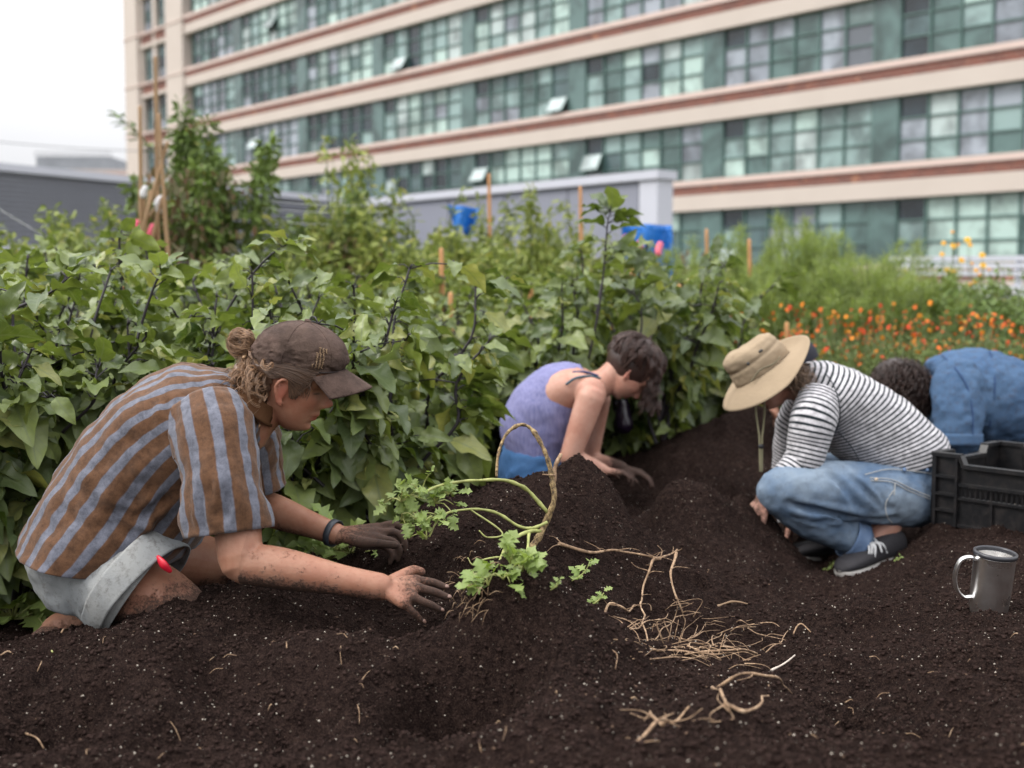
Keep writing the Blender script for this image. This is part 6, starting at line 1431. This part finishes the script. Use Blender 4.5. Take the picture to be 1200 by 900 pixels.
for i, (px, y0, y1, Y, lb_) in enumerate([(517,345,293,6.4,'short wooden stake among leaves left of the torn tarpaulin'),(680,300,220,8.6,'pale wooden stake in front of the grey bulkhead'),(741,345,285,6.6,'slanting wooden stake below the blue tarpaulin'),(796,400,336,6.0,'wooden stake left of the fern bushes'),(622,400,336,6.0,'wooden stake above the lilac tank top'),(718,385,345,5.8,'short wooden stake left of the blue tarpaulin'),
   (145,372,328,4.6,'orange wooden stake left among the eggplants'),(573,330,205,8.8,'thin stake near the middle of the grey bulkhead'),(878,330,282,8.2,'wooden stake standing in the fern bushes'),(922,420,380,6.6,'wooden stake at the left end of the marigolds'),(424,360,335,6.0,'short wooden stake above the cap visor'),(528,400,345,5.9,'wooden stake in the middle of the bed'),(828,330,270,8.9,'thin pale stake right of the blue tarpaulin')]):
    stake(W(px+2, y0+30, Y), W(px, y1, Y), .016, lb_, M_wood, 'wooden_stake', False)
for i, (px, py) in enumerate(((731,284),(750,287),(772,291))): wrap(px, py, 8.0, .022, .06, 'pink_ribbon', (.85, .18, .25), ('pink ribbon left of three before the blue tarpaulin','middle pink ribbon before the blue tarpaulin','right pink ribbon on the blue tarpaulin')[i], 'ribbon')
M_str = simple('white_string', (.55, .56, .55), .8)
for i, (y0, y1) in enumerate(((228,240),(238,248),(252,262))): wire('trellis_string', W(262, y0, 7.9), W(455, y1, 8.4), .03, .002, ('uppermost','middle','lowest')[i] + ' of three white trellis strings between the tall staked plants', 'string', mat=M_str)
wire('trellis_string', W(-20, 232, 7.0), W(180, 330, 7.3), .05, .002, 'white string slanting down before the louvred screen', 'string', mat=M_str)

# ================================================================== uprooted vine and dry roots on the soil
def vine(mb, pts, r0, r1, sub=6, wob=.0, seed=0, n=8):
    P = cr(np.array([list(p) for p in pts]), sub); rr = np.linspace(r0, r1, len(P))*(1 + .28*vnoise(P*90, seed) + .18*vnoise(P*210, seed)); P = P + wob*np.stack([vnoise(P*14, seed+1), vnoise(P*14, seed+2), vnoise(P*14, seed+3)], 1); T_, A_, B_ = frames(P); v, f, at = ring_loft(P, A_*rr[:, None], B_*rr[:, None], n, 1, close=(True, True)); mb.add(v, f, 0, at); return P
kb = NT('brown_bark_vine'); n = kb.noise(kb.coord(), 90, 5, .8); kb.set(Base_Color=kb.ramp(n, [(.38, (.03,.02,.014)), (.5, (.20,.13,.06)), (.64, (.46,.34,.16))]), Roughness=.8); kb.bump(n, .002, .8); M_vb = kb.m
kb = NT('green_vine'); n = kb.noise(kb.coord(), 40, 5, .7); kb.set(Base_Color=kb.ramp(n, [(.3, (.16,.16,.05)), (.55, (.34,.36,.11)), (.75, (.46,.44,.20))]), Roughness=.55); kb.bump(n, .001, .5); M_vg = kb.m
kb = NT('dry_root'); n = kb.noise(kb.coord(), 70, 5, .7); kb.set(Base_Color=kb.ramp(n, [(.3, (.07,.04,.025)), (.52, (.30,.19,.11)), (.72, (.58,.42,.28))]), Roughness=.85); kb.bump(n, .0015, .7); M_root = kb.m
M_lv = leaf_mat('bright_leaf', (.26, .38, .05), (.46, .56, .14), yf=.0, rough=.45, trans=.35, vein=(.3,.38,.12))
bs = G(636, 640, .01); up_ = empty('uprooted_plant', tuple(bs)); tag(up_, 'uprooted vine with an arching brown stem and bright green leaves on the soil heap', 'plant'); iv = Matrix.Translation(-bs)
def vp(mb, name, mats): o = mb.obj(name, mats); o.parent = up_; o.matrix_parent_inverse = iv; return o
D1 = bs.y
m = MB(); vine(m, [W(580,560,D1-.05),W(582,532,D1-.03),W(592,508,D1),W(609,498,D1+.02),W(626,508,D1+.02),W(637,535,D1+.01),W(645,560,D1),W(649,588,D1-.01),W(641,614,D1-.01),W(626,634,D1-.03),W(618,645,D1-.04)], .0026, .0082, 8, .010, 3); vp(m, 'arching_stem', M_vb)
m = MB(); vine(m, [W(657,532,D1+.02),W(650,548,D1+.01),W(648,570,D1)], .0045, .0065, 6, .002, 5); vine(m, [W(636,556,D1-.04),W(650,557,D1)], .0015,.002); vp(m, 'broken_twig', M_root)
m = MB(); V1 = vine(m, [W(492,578,D1-.15),W(520,568,D1-.1),W(560,561,D1-.04),W(592,562,D1-.03),W(620,574,D1-.01),W(642,600,D1-.01)], .0026, .0046, 8, .009, 7); vp(m, 'green_vine', M_vg)
m = MB(); V2 = vine(m, [W(502,628,D1-.16),W(518,604,D1-.13),W(545,597,D1-.1),W(578,602,D1-.06),W(602,618,D1-.05),W(622,620,D1-.04),W(640,612,D1-.02)], .0022, .0040, 8, .010, 8); vp(m, 'green_vine', M_vg)
m = MB(); V3 = vine(m, [W(636,620,D1-.03),W(612,628,D1-.08),W(594,642,D1-.14),W(583,664,D1-.2),W(574,684,D1-.24),W(562,698,D1-.28)], .0046, .0020, 8, .012, 9); vp(m, 'green_vine', M_vg)
m = MB(); V4 = vine(m, [W(620,622,D1-.05),W(618,648,D1-.13),W(606,672,D1-.2),W(590,690,D1-.25),W(572,697,D1-.27)], .0034, .0016, 8, .012, 10); vine(m, [V4[8], W(628,665,D1-.18), W(630,682,D1-.22)], .0022, .0014, 6, .005, 11); vine(m, [V3[20], W(565,655,D1-.2), W(553,660,D1-.22), W(548,652,D1-.22)], .002, .0012, 6, .004, 12); vine(m, [V2[18], W(588,625,D1-.12), W(570,630,D1-.15), W(560,622,D1-.15)], .0022,.0014, 6,.004,13); vp(m, 'tendrils', M_vg)
# leaves: compound, lobed, in clusters
LOB = leaf_template([(0,0),(.12,.10),(.25,.38),(.36,.16),(.5,.42),(.62,.15),(.76,.28),(.88,.10),(1,0)], .2, .2, .3)
def leafy(mb, st, base, n, rad, size, rg, up=.5):
    base = np.array(base); P, D, U, S, Rn = [], [], [], [], []
    for _ in range(n):
        d = rdir(rg, -.3, 1.0); q = base + d*rad*rg.uniform(.3, 1); q[2] = max(q[2], Hz(q[0], q[1]) + .008); v, f, at = tube([base, (base+q)/2 + np.array((0,0,.01)), q], [.0016,.0013,.001], 5, 2, caps=False); st.add(v, f)
        for _ in range(3): P.append(q + rdir(rg,-1,1)*.006); D.append(d + rdir(rg,-.6,.8)*.9); U.append(np.array((0,-.6,1)) + rdir(rg,-1,1)*.6); S.append(size*rg.uniform(.5, 1.3)); Rn.append(rg.random())
    add_leaves(mb, P, D, U, S, Rn, LOB)
rg = random.Random(6)
for (px, py, dy, n_, rad) in ((470,588,-.12,6,.065),(492,582,-.12,6,.065),(510,590,-.10,6,.055),(488,610,-.14,7,.06),(510,612,-.14,7,.045),(470,612,-.10,7,.045),(525,580,-.08,4,.035),(500,632,-.17,5,.04)): lm, stm = MB(), MB(); leafy(lm, stm, W(px, py, D1+dy), n_, rad, .027, rg); vp(stm, 'leaf_stalk', M_vg); vp(lm, 'leaves', M_lv)
for (px, py, n_) in ((572,690,4),(590,692,3),(612,686,3),(598,668,3),(625,682,3),(562,700,3)): lm, stm = MB(), MB(); leafy(lm, stm, G(px, py, .02), n_, .03, .034, rg); vp(stm, 'leaf_stalk', M_vg); vp(lm, 'leaves', M_lv)
for (px, py, s, lb_) in ((670,690,.05,'small fallen green sprig right of the uprooted vine'),(692,714,.035,'tiny green sprig at the foot of the vine heap'),(968,664,.035,'small green seedling by the toe of the black shoe'),(1048,660,.022,'tiny seedling beside the black shoe'),(645,700,.02,'crumpled leaf scrap between the vine and the dry roots')):
    g_ = G(px, py, .004); r_ = empty('sprig', tuple(g_)); tag(r_, lb_, 'sprig'); lm, stm = MB(), MB(); o0 = np.array(g_); pts = [g_, g_ + Vector((s*.5, 0, s*.35)), g_ + Vector((s*.8, 0, s*.8))]
    vine(stm, [Vector(p) - g_ for p in pts], .0018, .0010); P, D, U, S, Rn = [], [], [], [], []
    for k in range(8): t = k/7; q = np.array((s*.8*t, 0, s*.8*t*t+.004)); P.append(q); D.append(rdir(rg,-.1,.8) + np.array((.3,0,.2))); U.append(np.array((0,-.5,1))); S.append(s*.55*rg.uniform(.6,1.2)); Rn.append(rg.random())
    add_leaves(lm, P, D, U, S, Rn, LOB); stm.obj('stem', M_vg, r_); lm.obj('leaves', M_lv, r_)
for (px, py, n_, lb_) in ((385,655,10,'bright green weed under the far forearm'),(410,640,8,'bright green weed below the wristwatch'),(205,668,6,'small green weed beside the pale shorts'),(12,640,14,'broad lobed weed leaves at the left edge above the soil')):
    g_ = W(px, py, 3.0 if px < 300 else 2.85); g_ = Vector((g_.x, g_.y, Hz(g_.x, g_.y) + .005)); r_ = empty('weed', tuple(g_)); tag(r_, lb_, 'weed'); lm, stm = MB(), MB(); P, D, U, S, Rn = [], [], [], [], []
    for k in range(n_*2): d = rdir(rg, .1, .9); q = d*rg.uniform(.02, .09); v, f, at = tube([(0,0,0), q*.6, q], [.0018]*3, 5, 1, caps=False); stm.add(v, f); P.append(q); D.append(d + np.array((0,0,-.3))); U.append(np.array((0,-.5,1))); S.append(rg.uniform(.04,.085)); Rn.append(rg.random())
    add_leaves(lm, P, D, U, S, Rn, LOB); stm.obj('stem', M_vg, r_); lm.obj('leaves', M_lv, r_)
def root_obj(name, paths, label, r0=.0055, r1=.002, cat='root', hairs=0, seed=0, wob=.010, mat=None):
    m = MB(); rg = random.Random(seed); allp = []
    for path in paths:
        pts = [G(px, py, (rest[0] if rest else .006)) for px, py, *rest in path]; P = vine(m, pts, r0*.62, r1*.45, 9, wob, seed + len(allp)); allp.append(P)
    for _ in range(hairs):
        P = rg.choice(allp); p = P[rg.randrange(len(P))]; q = p + rdir(rg, -.1, .5)*rg.uniform(.02, .07); q[2] = max(q[2], Hz(q[0], q[1]) + .002); md = (p+q)/2 + rdir(rg)*.01; vine(m, [p, md, q], .0011, .0004, 4, .003, seed)
    o = m.obj(name, mat or M_root); return tag(o, label, cat)
root_obj('dry_root', [[(655,652,.012),(700,662,.02),(740,675,.022),(775,681,.025),(792,668,.04)],[(775,681,.02),(760,690,.02),(752,712,.016),(757,750,.008)],[(705,728,.004),(714,713,.014),(735,712,.014),(752,714,.014)],[(790,672,.035),(782,700,.015),(800,735,.006)]], 'long branching dry root lying right of the uprooted vine', .0060, .0035, hairs=26, seed=1)
root_obj('dry_root', [[(735,748,.004),(745,738,.012),(770,728,.012)],[(820,770,.008),(860,772,.014),(900,758,.010),(921,742,.008)],[(760,768,.006),(800,772,.010),(850,776,.008)]], 'pale straw-like root stretched across the trough', .0042, .0020, hairs=20, seed=2)
root_obj('dry_root', [[(838,822,.004),(850,838,.012),(862,850,.006)],[(838,820,.006),(868,824,.016),(900,826,.012),(928,812,.006)],[(850,848,.004),(880,842,.010),(905,826,.010)]], 'forked pale root on the soil below the trough', .0052, .0026, hairs=4, seed=3)
root_obj('dry_root', [[(742,893,.006),(765,876,.010),(790,860,.012),(812,846,.010)],[(775,870,.01),(762,850,.012)]], 'pale broken root at the bottom edge', .0050, .0026, hairs=8, seed=4)
root_obj('dry_root', [[(930,745,.006),(938,742,.016),(952,748,.006)]], 'small curled root right of the trough', .0036, .0024, seed=5)
root_obj('white_root', [[(910,790,.006),(922,784,.010),(935,777,.008)]], 'short white root fragment in the trough', .0036, .0024, seed=6, mat=simple('white_root_skin', (.55, .47, .40), .7))
root_obj('dry_root', [[(842,722,.006),(858,718,.012),(876,724,.004)]], 'dark stubby root at the right of the trough', .0065, .003, seed=7, mat=M_stem_b)
root_obj('vine_stem', [[(-5,742,.02),(20,738,.025),(45,742,.02),(62,752,.01)],[(-5,705,.03),(4,720,.02),(2,738,.01)]], 'green curved vine end at the left edge beside the shorts', .0048, .0036, seed=8, mat=M_vg)
root_obj('dry_twig', [[(74,743,.01),(92,731,.02),(112,722,.05)]], 'pale dry twig leaning on the shorts', .0026, .0018, seed=9)
root_obj('dry_twig', [[(22,868,.004),(40,876,.006),(50,879,.003)]], 'short bark twig at the lower left', .0030, .0024, seed=10)
root_obj('dry_twig', [[(0,768,.004),(12,766,.006),(22,765,.003)]], 'tiny pale straw by the left edge', .0030, .0018, seed=11)
# root tangle in the trough and fibres hanging from the heap by the near hand
m = MB(); rg = random.Random(44)
for i in range(75):
    px, py = rg.gauss(805, 40), rg.gauss(762, 13); a = G(px, py, .004); an = rg.gauss(0.15, .7); ln = rg.uniform(15, 60); b_ = G(px + ln*math.cos(an), py + ln*.35*math.sin(an), .002); c_ = (a + b_)/2 + Vector((rg.uniform(-.02,.02), rg.uniform(-.02,.02), rg.uniform(-.002,.014))); vine(m, [a, c_, b_], rg.uniform(.0006,.0018), .0005, 5, .006, i, 4)
for i in range(9):
    a = G(rg.gauss(795, 14), rg.gauss(745, 9), .003); vine(m, [a, a + Vector((rg.uniform(-.02,.02), 0, .04)), a + Vector((rg.uniform(-.05,.05), rg.uniform(-.02,.02), rg.uniform(.02,.06)))], .0012, .0004, 5, .004, i, 4)
tag(m.obj('root_tangle', M_root), 'matted tangle of thin dry root fibres in the trough', 'roots', kind='stuff')
m = MB()
for i in range(46):
    px, py = rg.uniform(525, 575), rg.uniform(655, 720); a = G(px, py, .006); b_ = a + Vector((rg.uniform(-.03,.03), -rg.uniform(.0,.03), rg.uniform(-.03,.02))); b_.z = max(b_.z, Hz(b_.x, b_.y) + .004); vine(m, [a, (a+b_)/2 + Vector((0,-.008,.008)), b_], .0009, .0004, 4, .004, i, 4)
tag(m.obj('fine_roots', M_root), 'fine root hairs sticking out of the heap beside the near hand', 'roots', kind='stuff')

m = MB(); rg = random.Random(91)
for i in range(55):
    px, py = rg.uniform(0, 1200), rg.uniform(640, 898); a = G(px, py, .003); an = rg.random()*6.28; ln = rg.uniform(.008, .035); d_ = Vector((math.cos(an), math.sin(an), 0))*ln; b_ = a + d_; b_.z = Hz(b_.x, b_.y) + .003; vine(m, [a, (a+b_)/2 + Vector((rg.uniform(-.004,.004), 0, .004)), b_], rg.uniform(.0005,.0013), .0004, 4, .002, i, 4)
tag(m.obj('straw_bits', M_root), 'short bits of straw and root scattered over the dark soil', 'straw', kind='stuff')
bpy.context.view_layer.update()
